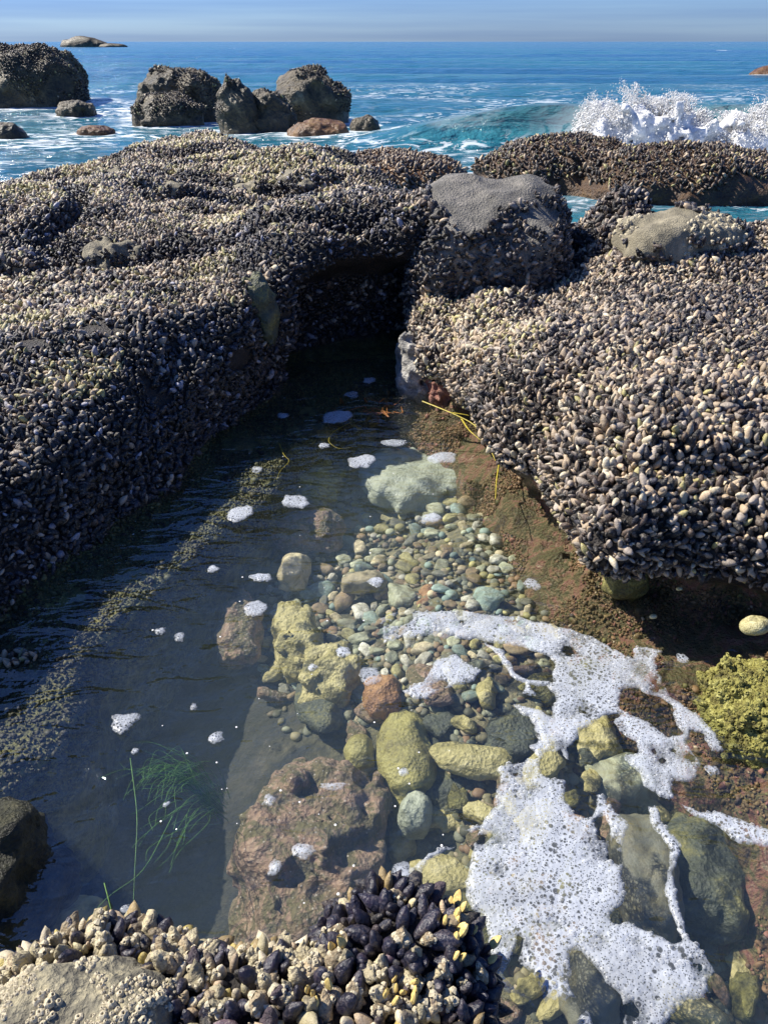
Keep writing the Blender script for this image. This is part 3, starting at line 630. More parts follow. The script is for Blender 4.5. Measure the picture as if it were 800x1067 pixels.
def shell_mesh(ki, seed, crusty):
    sv, sf, al = shell_verts(18, 12); v = sv.copy()
    r = np.random.default_rng(seed); v[:, 0] *= r.uniform(.9, 1.25); v[:, 1] *= r.uniform(.95, 1.35)
    # a seam between the two valves runs along the broad edge
    seam = np.abs(sv[:, 1]) < .02; v[seam & (al > .1) & (al < .98), 0] *= .90
    amp = .05 if crusty else .02
    v = v+amp*np.stack([fbm(v[:, 0]*7, v[:, 1]*7, v[:, 2]*7, 3, seed+s) for s in (0, 3, 6)], 1)
    me_o = link_mesh('mussel', v, tri_faces(sf), shell_mats[ki])
    a = me_o.data.attributes.new('along', 'FLOAT', 'POINT'); a.data.foreach_set('value', al.astype(np.float32))
    me = me_o.data; bpy.data.objects.remove(me_o); return me
def cone_barnacles(seed, k):
    r = np.random.default_rng(seed); V, F = [], []; sv, _, al = shell_verts(18, 12)
    idx = r.choice(np.where((al > .45) & (al < .96))[0], k)
    for i in idx:
        c0 = sv[i]; nn = np.array([c0[0]*1.2, c0[1]*2.0, (c0[2]-.6)*.5]); nn /= np.linalg.norm(nn)+1e-9
        t1 = np.cross(nn, [0.3, .2, 1]); t1 /= np.linalg.norm(t1); t2 = np.cross(nn, t1); b = len(V); rad = r.uniform(.05, .11); hh = rad*r.uniform(.7, 1.1); m = 8
        for (rr, zz) in ((1.0, -.1), (.72, .6), (.42, 1.0), (.30, .92), (.20, .4)):
            for j in range(m):
                a = 2*math.pi*j/m; q = rad*rr*(1+.14*(j % 2)); V.append(c0*1.02+q*(math.cos(a)*t1+math.sin(a)*t2)+nn*hh*zz)
        for ri in range(4):
            for j in range(m): F.append((b+ri*m+j, b+ri*m+(j+1) % m, b+(ri+1)*m+(j+1) % m, b+(ri+1)*m+j))
    o = link_mesh('barnacle', np.array(V), np.array(F), M['barnacle'], smooth=False); me = o.data; bpy.data.objects.remove(o); return me
shell_meshes = [[shell_mesh(k, 10*k+s, k != 2) for s in range(4)] for k in range(4)]
barn_meshes = [cone_barnacles(s, 6+3*s) for s in range(4)]
kc = np.array([c for _, c in kinds])
for i in top300:
    ki = int(np.argmin(np.abs(np.log(kc+.01)-np.log(colr[i]+.01)).sum(1))); v = random.randrange(4)
    o = bpy.data.objects.new('mussel', shell_meshes[ki][v]); COL.objects.link(o)
    mt = Matrix([[*(sx[i])], [*(sy[i])], [*(ax[i])]]).transposed().to_4x4(); mt = mt@Matrix.Diagonal((ln[i],)*3).to_4x4(); mt.translation = Vector(p[i]); o.matrix_world = mt
    fore = p[i][1] < 1.15 and p[i][0] < .6
    where = ('foreground clump below the pool' if fore else 'near face of the right rock')
    reg = 'left part' if px[i] < 180 else 'middle' if px[i] < 340 else 'dark raised knob' if px[i] < 470 and py[i] < 1000 else 'right part'
    lab = '%s mussel in the %s of the foreground clump' % (kinds[ki][0], reg) if fore else '%s mussel on the near face of the right rock' % kinds[ki][0]
    tag(o, lab, 'mussel', 'mussels: '+lab)
    if ki != 2 and random.random() < .6 and fore:
        b = bpy.data.objects.new('barnacle_crust', barn_meshes[random.randrange(4)]); COL.objects.link(b); b.parent = o

# barnacle crust scattered over the foreground mussels (too many and too small to count)
# goose barnacles
def goose():
    e = bpy.data.objects.new('goose_barnacle', None); COL.objects.link(e)
    V, F = [], []; m = 8
    for k, (z, r) in enumerate(((0, .0045), (.008, .005), (.016, .0045), (.02, .003))):
        for j in range(m): V.append((r*math.cos(6.283*j/m), r*math.sin(6.283*j/m), z))
    for k in range(3):
        for j in range(m): F.append((k*m+j, k*m+(j+1) % m, (k+1)*m+(j+1) % m, (k+1)*m+j))
    link_mesh('stalk', np.array(V), np.array(F), M['goose_stalk'], e)
    V, F = [], []
    prof = ((.016, .003, .0025), (.021, .0065, .004), (.028, .0075, .0042), (.035, .005, .003), (.040, .0012, .001))
    for z, rx, ry in prof:
        for j in range(m):
            a = 6.283*j/m; V.append((rx*math.cos(a)+(z-.016)*.12, ry*math.sin(a)*(1.15 if j % 2 else .9), z))
    for k in range(4):
        for j in range(m): F.append((k*m+j, k*m+(j+1) % m, (k+1)*m+(j+1) % m, (k+1)*m+j))
    link_mesh('plates', np.array(V), np.array(F), M['goose_plate'], e, smooth=False)
    return e
g0 = goose(); gs = []
def copy_tree(o):
    c = o.copy(); COL.objects.link(c)
    for ch in o.children:
        d = ch.copy(); COL.objects.link(d); d.parent = c
    return c
gp, gn = sample(FR, .012, lambda p, n: (p[:, 2] > .06) & (n[:, 2] > .1))
gx, gy = topix(gp)
for (cx, cy, rx, ry, k, lab) in ((480, 985, 32, 26, 16, 'yellow goose barnacle in the cluster right of the dark mussel knob'), (418, 1038, 22, 16, 8, 'orange-yellow goose barnacle in the small cluster below the dark mussel knob'),
        (330, 1050, 20, 12, 4, 'yellow goose barnacle low in the middle of the foreground clump'), (362, 1000, 20, 10, 3, 'yellow goose barnacle at the foot of the dark mussel knob')):
    w = np.where(((gx-cx)/rx)**2+((gy-cy)/ry)**2 < 1)[0]
    if len(w) == 0: continue
    for i in rng.choice(w, min(k, len(w)), replace=False):
        o = g0 if not gs else copy_tree(g0); gs.append(o)
        d = Vector(gn[i])+Vector((random.uniform(-.3, .3), random.uniform(-.1, .4), .4)); d.normalize()
        o.location = Vector(gp[i])+Vector(gn[i])*.012; o.rotation_mode = 'QUATERNION'; o.rotation_quaternion = d.to_track_quat('Z', 'Y'); s = random.uniform(.8, 1.25); o.scale = (s, s, s)
        tag(o, lab, 'barnacle', 'goose barnacles: '+lab)

# turf of small weeds and grit that coats the ledges below the mussels (nobody could count it)
def turf():
    P_, N_, C_, S_ = [], [], [], []
    for o, lo, hi, sp, cols, w in ((RR, -.34, .17, .0095, [(.20, .12, .055), (.14, .095, .035), (.15, .135, .04), (.26, .12, .08), (.42, .33, .2), (.045, .03, .02)], [4, 3, 1.6, 2.4, .7, 3]),
            (LR, -.22, .03, .0095, [(.09, .09, .03), (.055, .05, .02), (.16, .14, .055), (.03, .028, .018)], [3, 2, 1, 2])):
        p, n = sample(o, sp, lambda p, n, lo=lo, hi=hi: (p[:, 2] > lo) & (p[:, 2] < hi+.03*fbm(p[:, 0]*8, p[:, 1]*8, 0, 2, 3)) & (n[:, 2] > -.1) & (p[:, 1] < 4.2) & (fbm(p[:, 0]*6, p[:, 1]*6, p[:, 2]*6, 4, 88) > (-.08 if lo < -.3 else -.8)), mult=2.2)
        v = fbm(p[:, 0]*7, p[:, 1]*7, p[:, 2]*7, 3, 28); ci = rng.choice(len(cols), len(p), p=np.array(w)/sum(w)); ci = np.where((v > .12) & (rng.random(len(p)) < .8), 0, np.where((v < -.12) & (rng.random(len(p)) < .8), 1, ci))
        P_.append(p); N_.append(n); C_.append(np.array(cols)[ci]*rng.uniform(.6, 1.3, (len(p), 1))); S_.append(sp*rng.lognormal(-.5, .4, len(p)))
    p, n, c, s_ = map(np.concatenate, (P_, N_, C_, S_)); m = len(p)
    import bmesh
    bm = bmesh.new(); bmesh.ops.create_icosphere(bm, subdivisions=1, radius=1); bm.verts.ensure_lookup_table(); v0 = np.array([v.co for v in bm.verts]); f0 = np.array([[v.index for v in f.verts] for f in bm.faces]); bm.free()
    V = v0[None]*(s_[:, None]*rng.uniform(.25, 1.3, (m, 3)))[:, None, :]; V *= rng.uniform(.55, 1.25, (m, len(v0), 1))
    a = rng.uniform(0, 6.28, m)[:, None]; ca, sa = np.cos(a), np.sin(a); V = np.stack([V[..., 0]*ca-V[..., 1]*sa, V[..., 0]*sa+V[..., 1]*ca, V[..., 2]], -1)+(p+n*.002)[:, None]
    t = NT('algal_turf'); at = t.n('Attribute', attribute_name='tone'); t.bsdf(at.outputs['Color'], .55, t.bump(t.noise(t.pos(), 260, 3, .7), .6, .003), .4)
    o = link_mesh('algal_turf', V.reshape(-1, 3), (f0[None]+(np.arange(m)*len(v0))[:, None, None]).reshape(-1, 3), t.m)
    q = np.ones((m, len(v0), 4), np.float32); q[..., :3] = c[:, None]; at = o.data.attributes.new('tone', 'FLOAT_COLOR', 'POINT'); at.data.foreach_set('color', q.ravel())
    tag(o, 'brown and olive turf of small weeds and grit coating the wet ledges round the pool', 'algae', kind='stuff'); print('turf', m)
turf()
def crust(name, lab, mat, which):     # cream acorn barnacles on bare stone
    V, F, off = [], [], 0
    m = 7
    for o, sp, rad, keep in which if which else ((bpy.data.objects['crusted_slab'], .0095, .0048, lambda p, n: (n[:, 2] > -.2) & (fbm(p[:, 0]*14, p[:, 1]*14, 0, 3, 5) > .02)),
            (PB, .035, .011, lambda p, n: (fbm(p[:, 0]*5, p[:, 1]*5, 0, 2, 5) > .1))):
        p, n = sample(o, sp, keep)
        for q, nn in zip(p, n):
            t1 = np.cross(nn, [.3, .2, 1]); t1 /= np.linalg.norm(t1); t2 = np.cross(nn, t1); r_ = rad*rng.lognormal(0, .3); h = r_*rng.uniform(.5, 1.0)
            for rr, zz in ((1, -.15), (.75, .6), (.42, 1), (.3, .9), (.15, .3)):
                for j in range(m):
                    a = 6.283*j/m+rr; k = r_*rr*rng.uniform(.85, 1.15); V.append(q+k*(math.cos(a)*t1+math.sin(a)*t2)+nn*h*zz)
            for i in range(4):
                for j in range(m): F.append((off+i*m+j, off+i*m+(j+1) % m, off+(i+1)*m+(j+1) % m, off+(i+1)*m+j))
            off += 5*m
    o = link_mesh(name, np.array(V), np.array(F), mat, smooth=False); tag(o, lab, 'barnacles', kind='stuff'); print('crust', off//35)
crust('acorn_barnacles', 'crust of tiny cream acorn barnacles on the bare slab and the pale boulder', M['barnacle'], None)
crust('lime_barnacles', 'yellow-green film-covered barnacle crust on the boulder at the right edge', M['lime_rock'], ((bpy.data.objects['crusted_boulder'], .012, .0065, lambda p, n: (n[:, 2] > -.2) & (p[:, 2] > -.1)),))

# ---------------------------------------------------------------- pool floor, pebbles
def floor_z(x, y):
    ctr = np.exp(-(((x-.12)/.75)**2+((y-2.0)/1.3)**2))
    z = -.62+.36*ctr+.20*sstep(-.1, .5, x)+.03*fbm(x*3, y*3, 0, 3, 90)
    return np.minimum(z, -.16)
xs = np.linspace(-3.2, 4, 300); ys = np.linspace(-.6, 5.2, 260); X, Y = np.meshgrid(xs, ys, indexing='ij')
def grid_mesh(name, X, Y, Z, mat, kind='structure'):
    n, m = X.shape; V = np.stack([X, Y, Z], -1).reshape(-1, 3); i = np.arange(n*m).reshape(n, m)
    F = np.stack([i[:-1, :-1], i[1:, :-1], i[1:, 1:], i[:-1, 1:]], -1).reshape(-1, 4)
    o = link_mesh(name, V, F, mat); tag(o, kind=kind); return o
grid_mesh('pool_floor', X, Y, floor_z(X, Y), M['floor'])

def pebble_mesh(seed):
    import bmesh
    bm = bmesh.new(); bmesh.ops.create_icosphere(bm, subdivisions=3, radius=1); r = random.Random(seed)
    sx_, sy_, sz_ = 1, r.uniform(.5, .95), r.uniform(.3, .55); e = r.uniform(.75, 1)
    for v in bm.verts:
        c = v.co.copy(); k = 1+.34*float(fbm(c.x*1.1, c.y*1.1, c.z*1.1, 2, seed+70))
        v.co = Vector([math.copysign(abs(q)**e, q)*k*s for q, s in zip(c, (sx_, sy_, sz_))])
    me = bpy.data.meshes.new('pebble'); bm.to_mesh(me); bm.free()
    for f in me.polygons: f.use_smooth = True
    return me
pm = {}
for k in list(STONES): pm[k] = []
for k in STONES:
    for s in range(4):
        me = pebble_mesh(hash(k) % 50*0+list(STONES).index(k)*4+s); me.materials.append(M['st_'+k]); pm[k].append(me)
peb_poly = np.array([(285, 585), (310, 545), (335, 505), (372, 478), (420, 455), (490, 450), (540, 480), (558, 520), (550, 570), (560, 620), (560, 660), (520, 700), (470, 720), (420, 740), (360, 740), (310, 720), (285, 690), (280, 640), (300, 610)], float)
cand = []
tries = rng.uniform((270, 440), (580, 760), (24000, 2))
inside = sd_poly(tries[:, 0], tries[:, 1], peb_poly)
wts = list(STONES); placed = []
for (a, b), d in zip(tries, inside):
    if d < -14 or len(placed) >= 760: continue
    q = P(a, b, -.2); zf = float(floor_z(q[0], q[1])); q = P(a, b, zf+.01)
    r = float(np.clip(rng.lognormal(math.log(.025), .46), .011, .062))
    if any((q[0]-o_[0])**2+(q[1]-o_[1])**2 < ((r+o_[3])*.66)**2 for o_ in placed): continue
    placed.append((q[0], q[1], q[2], r, a, b, d))
placed.sort(key=lambda t: -t[3]/t[1])
PC = rng.choice(len(wts), len(placed), p=[.25, .14, .16, .10, .14, .10, .11])
rest_peb = []
for i, (x, y, z, r, a, b, d) in enumerate(placed):
    k = wts[PC[i]]; me = pm[k][random.randrange(4)]
    if i < 290:
        o = bpy.data.objects.new('pebble', me); COL.objects.link(o); o.location = (x, y, z+r*.2); o.rotation_euler = (random.uniform(-.3, .3), random.uniform(-.3, .3), random.uniform(0, 6.28)); o.scale = (r, r, r)
        sz = 'large' if r > .034 else 'medium' if r > .023 else 'small'
        hv = 'upper' if b < 540 else 'middle' if b < 640 else 'lower'; hh = 'left' if a < 400 else 'central' if a < 480 else 'right-hand'
        lab = '%s %s pebble under water in the %s %s part of the pebble patch' % (sz, k, hv, hh)
        tag(o, lab, 'pebble', 'pebbles: '+lab)
    else: rest_peb.append((x, y, z, r, me))
# cobbles half sunk in the silt, lower part of the pool
cob_m = [('olive', M['tan_rock']), ('brown', M['pink_rock']), ('grey-green', M['green_rock']), ('dark olive', M['olive_rock'])]
def cobble(seed):
    me = pebble_mesh(seed+300); v = np.array([x.co for x in me.vertices]); q = fbm(v[:, 0]*2.2, v[:, 1]*2.2, v[:, 2]*2.2, 4, seed); v = v*(1+.22*q)[:, None]; me.vertices.foreach_set('co', v.astype(np.float32).ravel()); me.update(); return me
cobs = {}
for nm, mm in cob_m:
    cobs[nm] = []
    for sd in range(3): me = cobble(len(cobs)*7+sd); me.materials.append(mm); cobs[nm].append(me)
big_stones = [(322, 862, 85, 95), (424, 778, 34, 52), (345, 695, 34, 28), (310, 660, 28, 30), (250, 645, 25, 35), (436, 490, 58, 28), (735, 900, 40, 50), (672, 905, 28, 56), (650, 810, 34, 22), (466, 626, 30, 14)]
cp = []
for a, b in rng.uniform((285, 690), (800, 1060), (5000, 2)):
    if len(cp) >= 85: break
    if a > 640+(b-690)*.55 or (a < 470 and b > 940) or (a < 300 and b > 760): continue
    if any(((a-c0)/w_)**2+((b-c1)/h_)**2 < 1.1 for c0, c1, w_, h_ in big_stones): continue
    rp = float(np.clip(rng.lognormal(math.log(19), .38), 10, 40))
    if any(math.hypot(a-x, b-y) < (rp+z)*.80 for x, y, z in cp): continue
    cp.append((a, b, rp))
for i, (a, b, rp) in enumerate(cp):
    nm, _ = cob_m[int(rng.choice(4, p=[.36, .24, .26, .14]))]; q = P(a, b, -.25); zf = float(floor_z(q[0], q[1])); q = P(a, b, zf+.02); r_ = rp*depth(q)/FPX
    o = bpy.data.objects.new('cobble', cobs[nm][i % 3]); COL.objects.link(o); o.location = (q[0], q[1], q[2]+r_*.12); o.rotation_euler = (random.uniform(-.25, .25), random.uniform(-.25, .25), random.uniform(0, 6.28)); o.scale = (r_*1.15, r_, r_*1.1)
    loc_ = 'between the pebbles and the foam' if b < 780 and a < 520 else 'left of the big foam sheet' if a < 480 else 'under the upper right of the foam' if b < 860 else 'under the lower right of the foam'
    lab = '%s %s cobble on the silt %s' % ('broad' if rp > 24 else 'middling' if rp > 15 else 'small', nm, loc_); tag(o, lab, 'stone', 'cobbles: '+lab)
# finer gravel between: one object
def gravel():
    V, F, C = [], [], []; base = pebble_mesh(3); v0 = np.array([v.co for v in base.vertices]); 
    import bmesh
    bm = bmesh.new(); bmesh.ops.create_icosphere(bm, subdivisions=2, radius=1); bm.verts.ensure_lookup_table()
    v0 = np.array([v.co for v in bm.verts]); f0 = np.array([[v.index for v in f.verts] for f in bm.faces]); bm.free()
    n = 11000; q = rng.uniform((230, 420), (800, 1067), (n, 2)); off = 0
    gd = sd_poly(q[:, 0], q[:, 1], np.array([(300, 570), (345, 500), (420, 440), (520, 440), (600, 560), (700, 690), (820, 800), (820, 1080), (450, 1080), (455, 930), (440, 780), (300, 745), (275, 640)], float))
    q = q[gd > rng.uniform(-30, 12, len(gd))]
    for (x, y, z, rr_, me_) in rest_peb:
        s = rr_*np.array([1, rng.uniform(.65, 1), rng.uniform(.45, .7)]); t = rng.uniform(0, 6.28); v = v0*s; ca, sa = math.cos(t), math.sin(t)
        v = np.stack([v[:, 0]*ca-v[:, 1]*sa, v[:, 0]*sa+v[:, 1]*ca, v[:, 2]], 1)+(x, y, z+rr_*.2); V.append(v); F.append(f0+off); off += len(v0)
        C.append(np.tile(np.append(np.array(list(STONES.values()))[rng.integers(0, 7)]*rng.uniform(.6, 1.15), 1), (len(v0), 1)))
    q = q[(q[:, 1] < 700) | (rng.random(len(q)) < .45)]
    for a, b in q:
        w = P(a, b, -.25); zf = float(floor_z(w[0], w[1])); w = P(a, b, zf); r = rng.uniform(.008, .022)
        s = r*np.array([1, rng.uniform(.6, 1), rng.uniform(.4, .7)]); t = rng.uniform(0, 6.28); v = v0*s*(1+.12*rng.normal(size=(len(v0), 1))*.6); ca, sa = math.cos(t), math.sin(t)
        v = np.stack([v[:, 0]*ca-v[:, 1]*sa, v[:, 0]*sa+v[:, 1]*ca, v[:, 2]], 1)+w+(0, 0, r*.2)
        V.append(v); F.append(f0+off); off += len(v0)
        c = np.array([(.26, .23, .12), (.20, .18, .09), (.30, .25, .15), (.16, .17, .11), (.25, .26, .17), (.20, .13, .07), (.10, .10, .06)])[rng.integers(0, 7)]*rng.uniform(.5, 1.25); C.append(np.tile(np.append(c, 1), (len(v0), 1)))
    t = NT('gravel_mixed'); a = t.n('Attribute', attribute_name='tone'); t.bsdf(a.outputs['Color'], .6, t.bump(t.noise(t.pos(), 120, 3), .4, .003), .3)
    o = link_mesh('gravel', np.concatenate(V), np.concatenate(F), t.m); at = o.data.attributes.new('tone', 'FLOAT_COLOR', 'POINT'); at.data.foreach_set('color', np.concatenate(C).astype(np.float32).ravel())
    tag(o, 'mixed small pebbles and gravel scattered over the pool floor', 'gravel', kind='stuff')
gravel()

# ---------------------------------------------------------------- pool water: a closed body with a flat surface at z = 0
def pool_water():
    import bmesh
    bm = bmesh.new(); out = [(-2.6, .02), (-2.6, 3.9), (-.6, 4.75), (.5, 4.75), (3.9, 4.2), (3.9, .02)]
    t_ = [bm.verts.new((x, y, 0)) for x, y in out]; b_ = [bm.verts.new((x, y, -.75)) for x, y in out]; k = len(out)
    bm.faces.new(t_[::-1]); bm.faces.new(b_)
    for i in range(k): bm.faces.new([t_[i], t_[(i+1) % k], b_[(i+1) % k], b_[i]])
    bmesh.ops.recalc_face_normals(bm, faces=bm.faces)
    me = bpy.data.meshes.new('pool_water'); bm.to_mesh(me); bm.free(); me.materials.append(M['pool'])
    o = bpy.data.objects.new('pool_water', me); COL.objects.link(o); tag(o, kind='structure')
pool_water()

# ---------------------------------------------------------------- foam on the pool
cc = lambda pts: np.array([P(400+a/2, 560+b/2, 0)[:2] for a, b in pts])
FO = [cc([(-5, 168), (20, 158), (160, 155), (290, 172), (400, 198), (470, 228), (518, 255), (520, 235), (548, 232), (575, 240), (568, 268), (600, 335), (650, 372), (690, 412), (706, 445), (680, 450), (660, 412), (635, 405), (630, 430), (657, 480), (650, 515), (600, 510), (603, 545), (575, 542), (545, 528), (530, 495), (500, 455), (522, 448), (515, 425), (490, 405), (485, 385), (495, 368), (440, 385), (395, 425), (380, 440), (385, 470), (330, 450), (345, 475), (380, 505), (375, 550), (395, 580), (430, 590), (445, 560), (440, 540), (470, 545), (480, 570), (515, 600), (495, 640), (490, 680), (505, 720), (500, 750), (475, 790), (480, 800), (540, 815), (600, 850), (615, 840), (600, 790), (585, 750), (590, 720), (600, 690), (590, 650), (560, 600), (550, 560), (570, 560), (585, 600), (620, 650), (605, 700), (615, 780), (630, 840), (665, 870), (682, 910), (670, 945), (685, 965), (650, 965), (610, 980), (585, 1030), (345, 1030), (320, 990), (270, 950), (240, 940), (235, 900), (215, 830), (205, 790), (175, 770), (165, 720), (185, 650), (200, 590), (225, 560), (240, 520), (235, 490), (265, 475), (320, 465), (300, 440), (318, 425), (310, 395), (285, 375), (268, 347), (330, 362), (352, 375), (355, 340), (340, 312), (350, 300), (358, 270), (345, 250), (300, 235), (240, 225), (175, 215), (100, 207), (40, 215), (0, 226)]),
      cc([(35, 320), (80, 300), (110, 255), (150, 243), (170, 262), (205, 275), (190, 300), (120, 318), (90, 340), (60, 338)]),
      cc([(205, 222), (250, 240), (275, 285), (300, 300), (345, 300), (345, 312), (308, 312), (312, 332), (288, 330), (290, 308), (258, 290), (238, 250)]),
      cc([(618, 558), (660, 575), (700, 578), (760, 600), (830, 622), (830, 655), (750, 637), (690, 610), (640, 582)]),
      cc([(65, 690), (100, 665), (140, 635), (190, 598), (207, 600), (150, 645), (110, 675), (80, 700)]),
      cc([(525, 352), (560, 350), (592, 368), (585, 378), (545, 366)])]
HO = [cc([(487, 322), (530, 316), (575, 335), (602, 352), (617, 410), (592, 418), (545, 388), (510, 372), (484, 352)]),
      cc([(318, 470), (345, 445), (365, 445), (385, 470), (385, 500), (350, 506), (325, 495)]), cc([(443, 590), (460, 585), (473, 610), (470, 640), (450, 635), (440, 610)]),
      cc([(385, 870), (410, 865), (460, 910), (495, 980), (505, 1040), (440, 1040), (390, 940)]), cc([(275, 830), (290, 840), (282, 880), (320, 940), (340, 960), (352, 1040), (330, 1000), (278, 945), (258, 915)]),
      cc([(285, 380), (300, 378), (308, 400), (300, 425), (290, 410)])]
def foam_sheet(name, field, lo, hi, h, z0=.004, thick=.010):
    xs = np.arange(lo[0], hi[0], h); ys = np.arange(lo[1], hi[1], h); X, Y = np.meshgrid(xs, ys, indexing='ij')
    for it in range(1): D = field(X, Y)
    gx, gy = np.gradient(D, h); g = np.sqrt(gx**2+gy**2)+1e-6
    n, m = X.shape; idx = np.arange(n*m).reshape(n, m); q = np.stack([idx[:-1, :-1], idx[1:, :-1], idx[1:, 1:], idx[:-1, 1:]], -1).reshape(-1, 4)
    T = np.vstack([q[:, [0, 1, 2]], q[:, [0, 2, 3]]]); ins = (D > 0).ravel(); keep = ins[T].any(1); T = T[keep]
    out = (D <= 0) ; mv = np.where(out, np.clip(-D/g, 0, 1.3*h), 0)
    X = X+gx/g*mv; Y = Y+gy/g*mv; D2 = np.maximum(np.where(out, 0, D), 0)
    Z = z0+thick*np.sqrt(np.clip(D2/.02, 0, 1))*(.85+.15*vnoise(X*30, Y*30, 0, 4))
    V = np.stack([X, Y, Z], -1).reshape(-1, 3); u, inv = np.unique(T, return_inverse=True)
    o = link_mesh(name, V[u], inv.reshape(-1, 3), M['foam']); a = o.data.attributes.new('thick', 'FLOAT', 'POINT'); a.data.foreach_set('value', D2.ravel()[u].astype(np.float32))
    return o
def main_field(X, Y):
    wx = X+.009*fbm(X*22, Y*22, 0, 4, 11); wy = Y+.009*fbm(X*22, Y*22, 0, 4, 22)
    d = np.full(X.shape, -9.0)
    for f in FO: d = np.maximum(d, sd_poly(wx, wy, f))
    for f in HO: d = np.minimum(d, -sd_poly(wx, wy, f))
    d = np.minimum(d, .35*(.66-fbm(X*13, Y*13, 0, 4, 35))*.06)
    return d
allp = np.vstack(FO); FS = foam_sheet('foam_sheet', main_field, allp.min(0)-.02, allp.max(0)+.02, .0045)
tag(FS, 'sheet of white bubbly foam with arms and gaps spreading over the right side of the pool', 'foam', kind='stuff')
# bubbles standing on it
def bubbles():
    lo, hi = allp.min(0), allp.max(0); n = 60000; q = rng.uniform(lo, hi, (n, 2)); d = main_field(q[:, 0], q[:, 1])
    dens = .35+.65*sstep(1.45, 1.1, q[:, 1]); k = (d > .003) & (rng.random(n) < dens); q = q[k]
    key = np.floor(q/.0095).astype(int); _, ui = np.unique(key[:, 0]*100000+key[:, 1], return_index=True); q = q[ui]
    m = 8; V0 = []; F0 = []
    for (a, zz) in ((0, 1.0),): V0.append((0, 0, 1.0))
    rings = [(math.sin(t), math.cos(t)) for t in (.5, 1.0, 1.5)]
    for r, z in rings:
        for j in range(m): V0.append((r*math.cos(6.283*j/m), r*math.sin(6.283*j/m), z))
    for j in range(m):
        F0.append((0, 1+j, 1+(j+1) % m))
        for k_ in range(2):
            a, b = 1+k_*m+j, 1+k_*m+(j+1) % m; F0.append((a, a+m, b+m)); F0.append((a, b+m, b))
    V0 = np.array(V0); F0 = np.array(F0); r = np.clip(rng.lognormal(math.log(.0027), .42, len(q)), .0014, .0085)
    V = V0[None]*r[:, None, None]*np.array([1, 1, .8]); V[..., :2] += q[:, None]; V[..., 2] += .008
    F = F0[None]+(np.arange(len(q))*len(V0))[:, None, None]
    o = link_mesh('foam_bubbles', V.reshape(-1, 3), F.reshape(-1, 3), M['bubble']); tag(o, 'clear rounded bubbles riding on the big foam sheet', 'bubbles', kind='stuff')
    print('bubbles', len(q))
bubbles()
rafts = [(250,535,12,9,'largest foam raft on the dark reflection, left of the yellowish boulder'),(350,434,16,7,'long foam raft nearest the dark crevice'),(378,482,14,8,'foam raft left of the pale green slab'),(461,478,16,6,'foam raft over the pale green slab'),
 (309,523,15,7,'foam raft just right of the shadow edge ripples'),(272,603,10,5,'small foam raft above the reddish boulder'),(265,635,12,8,'foam raft touching the reddish boulder'),(222,594,6,4,'tiny foam raft left of the reddish boulder'),
 (168,659,6,4,'tiny foam raft near the left weedy shelf, left one of a pair'),(188,665,6,5,'tiny foam raft near the left weedy shelf, right one of a pair'),(129,755,15,11,'big triangular foam raft by the left weedy shelf'),(226,771,9,7,'round foam raft above the eelgrass'),
 (202,738,4,4,'tiny foam dot above the round raft'),(386,706,12,11,'foam raft beside the orange stone'),(141,784,4,3,'tiny foam dot below the triangular raft'),(316,888,12,7,'foam raft over the pink-brown boulder, right one'),(287,905,7,9,'foam raft over the pink-brown boulder, lower left one'),
 (280,835,7,6,'small foam raft over the top left of the pink-brown boulder'),(421,912,12,12,'round foam raft just above the dark mussel knob'),(132,948,6,5,'foam raft next to the foreground mussels at left'),(174,839,4,3,'tiny foam dot in the eelgrass'),
 (366,412,8,4,'small foam raft inside the crevice mouth'),(295,434,6,3,'small foam raft under the dark left bank'),(269,490,6,4,'small foam raft in the dark water left of the boulder'),(554,610,9,6,'foam raft beside the round weedy patch'),
 (391,607,8,5,'foam raft over the pebbles next to the curved tan stone'),(502,438,7,3,'foam raft below the red stone'),(385,397,7,3,'farthest foam raft in the crevice'),(410,462,13,4,'flat foam raft at the top of the pale green slab'),
 (450,541,14,5,'thin foam raft over the middle pebbles'),(420,806,6,5,'foam dot over the yellow-green boulder'),(359,680,9,6,'foam raft over the lower knobbly boulder'),(605,748,7,4,'foam scrap left of the right foam lobe'),
 (326,696,5,4,'foam dot left of the lower knobbly boulder'),(711,687,6,5,'foam dot right of the foam band by the brown ledge'),(741,803,7,6,'foam dot off the tip of the right foam lobe'),(347,820,14,4,'thin curved foam scrap on the pink-brown boulder'),(338,465,6,3,'small foam dot beside the green weed loop')]
for i, (a, b, rx, ry, lab) in enumerate(rafts):
    c0 = P(a, b, 0)[:2]; wx = rx*depth(np.array([0, c0[1], 0]))/FPX; wy = abs(P(a, b-ry, 0)[1]-P(a, b+ry, 0)[1])/2
    def fld(X, Y, c0=c0, wx=wx, wy=wy, i=i):
        q = np.sqrt(((X-c0[0])/wx)**2+((Y-c0[1])/wy)**2); return (1-q+.30*fbm((X-c0[0])/wx*1.2, (Y-c0[1])/wy*1.2, 0, 3, i))*min(wx, wy)
    o = foam_sheet('foam_raft', fld, c0-np.array([wx, wy])*1.6, c0+np.array([wx, wy])*1.6, max(.0022, min(wx, wy)/12), thick=.006)
    o.data.transform(Matrix.Translation((-c0[0], -c0[1], 0))); o.location = (c0[0], c0[1], 0); tag(o, lab, 'foam', 'small foam rafts floating on the pool')
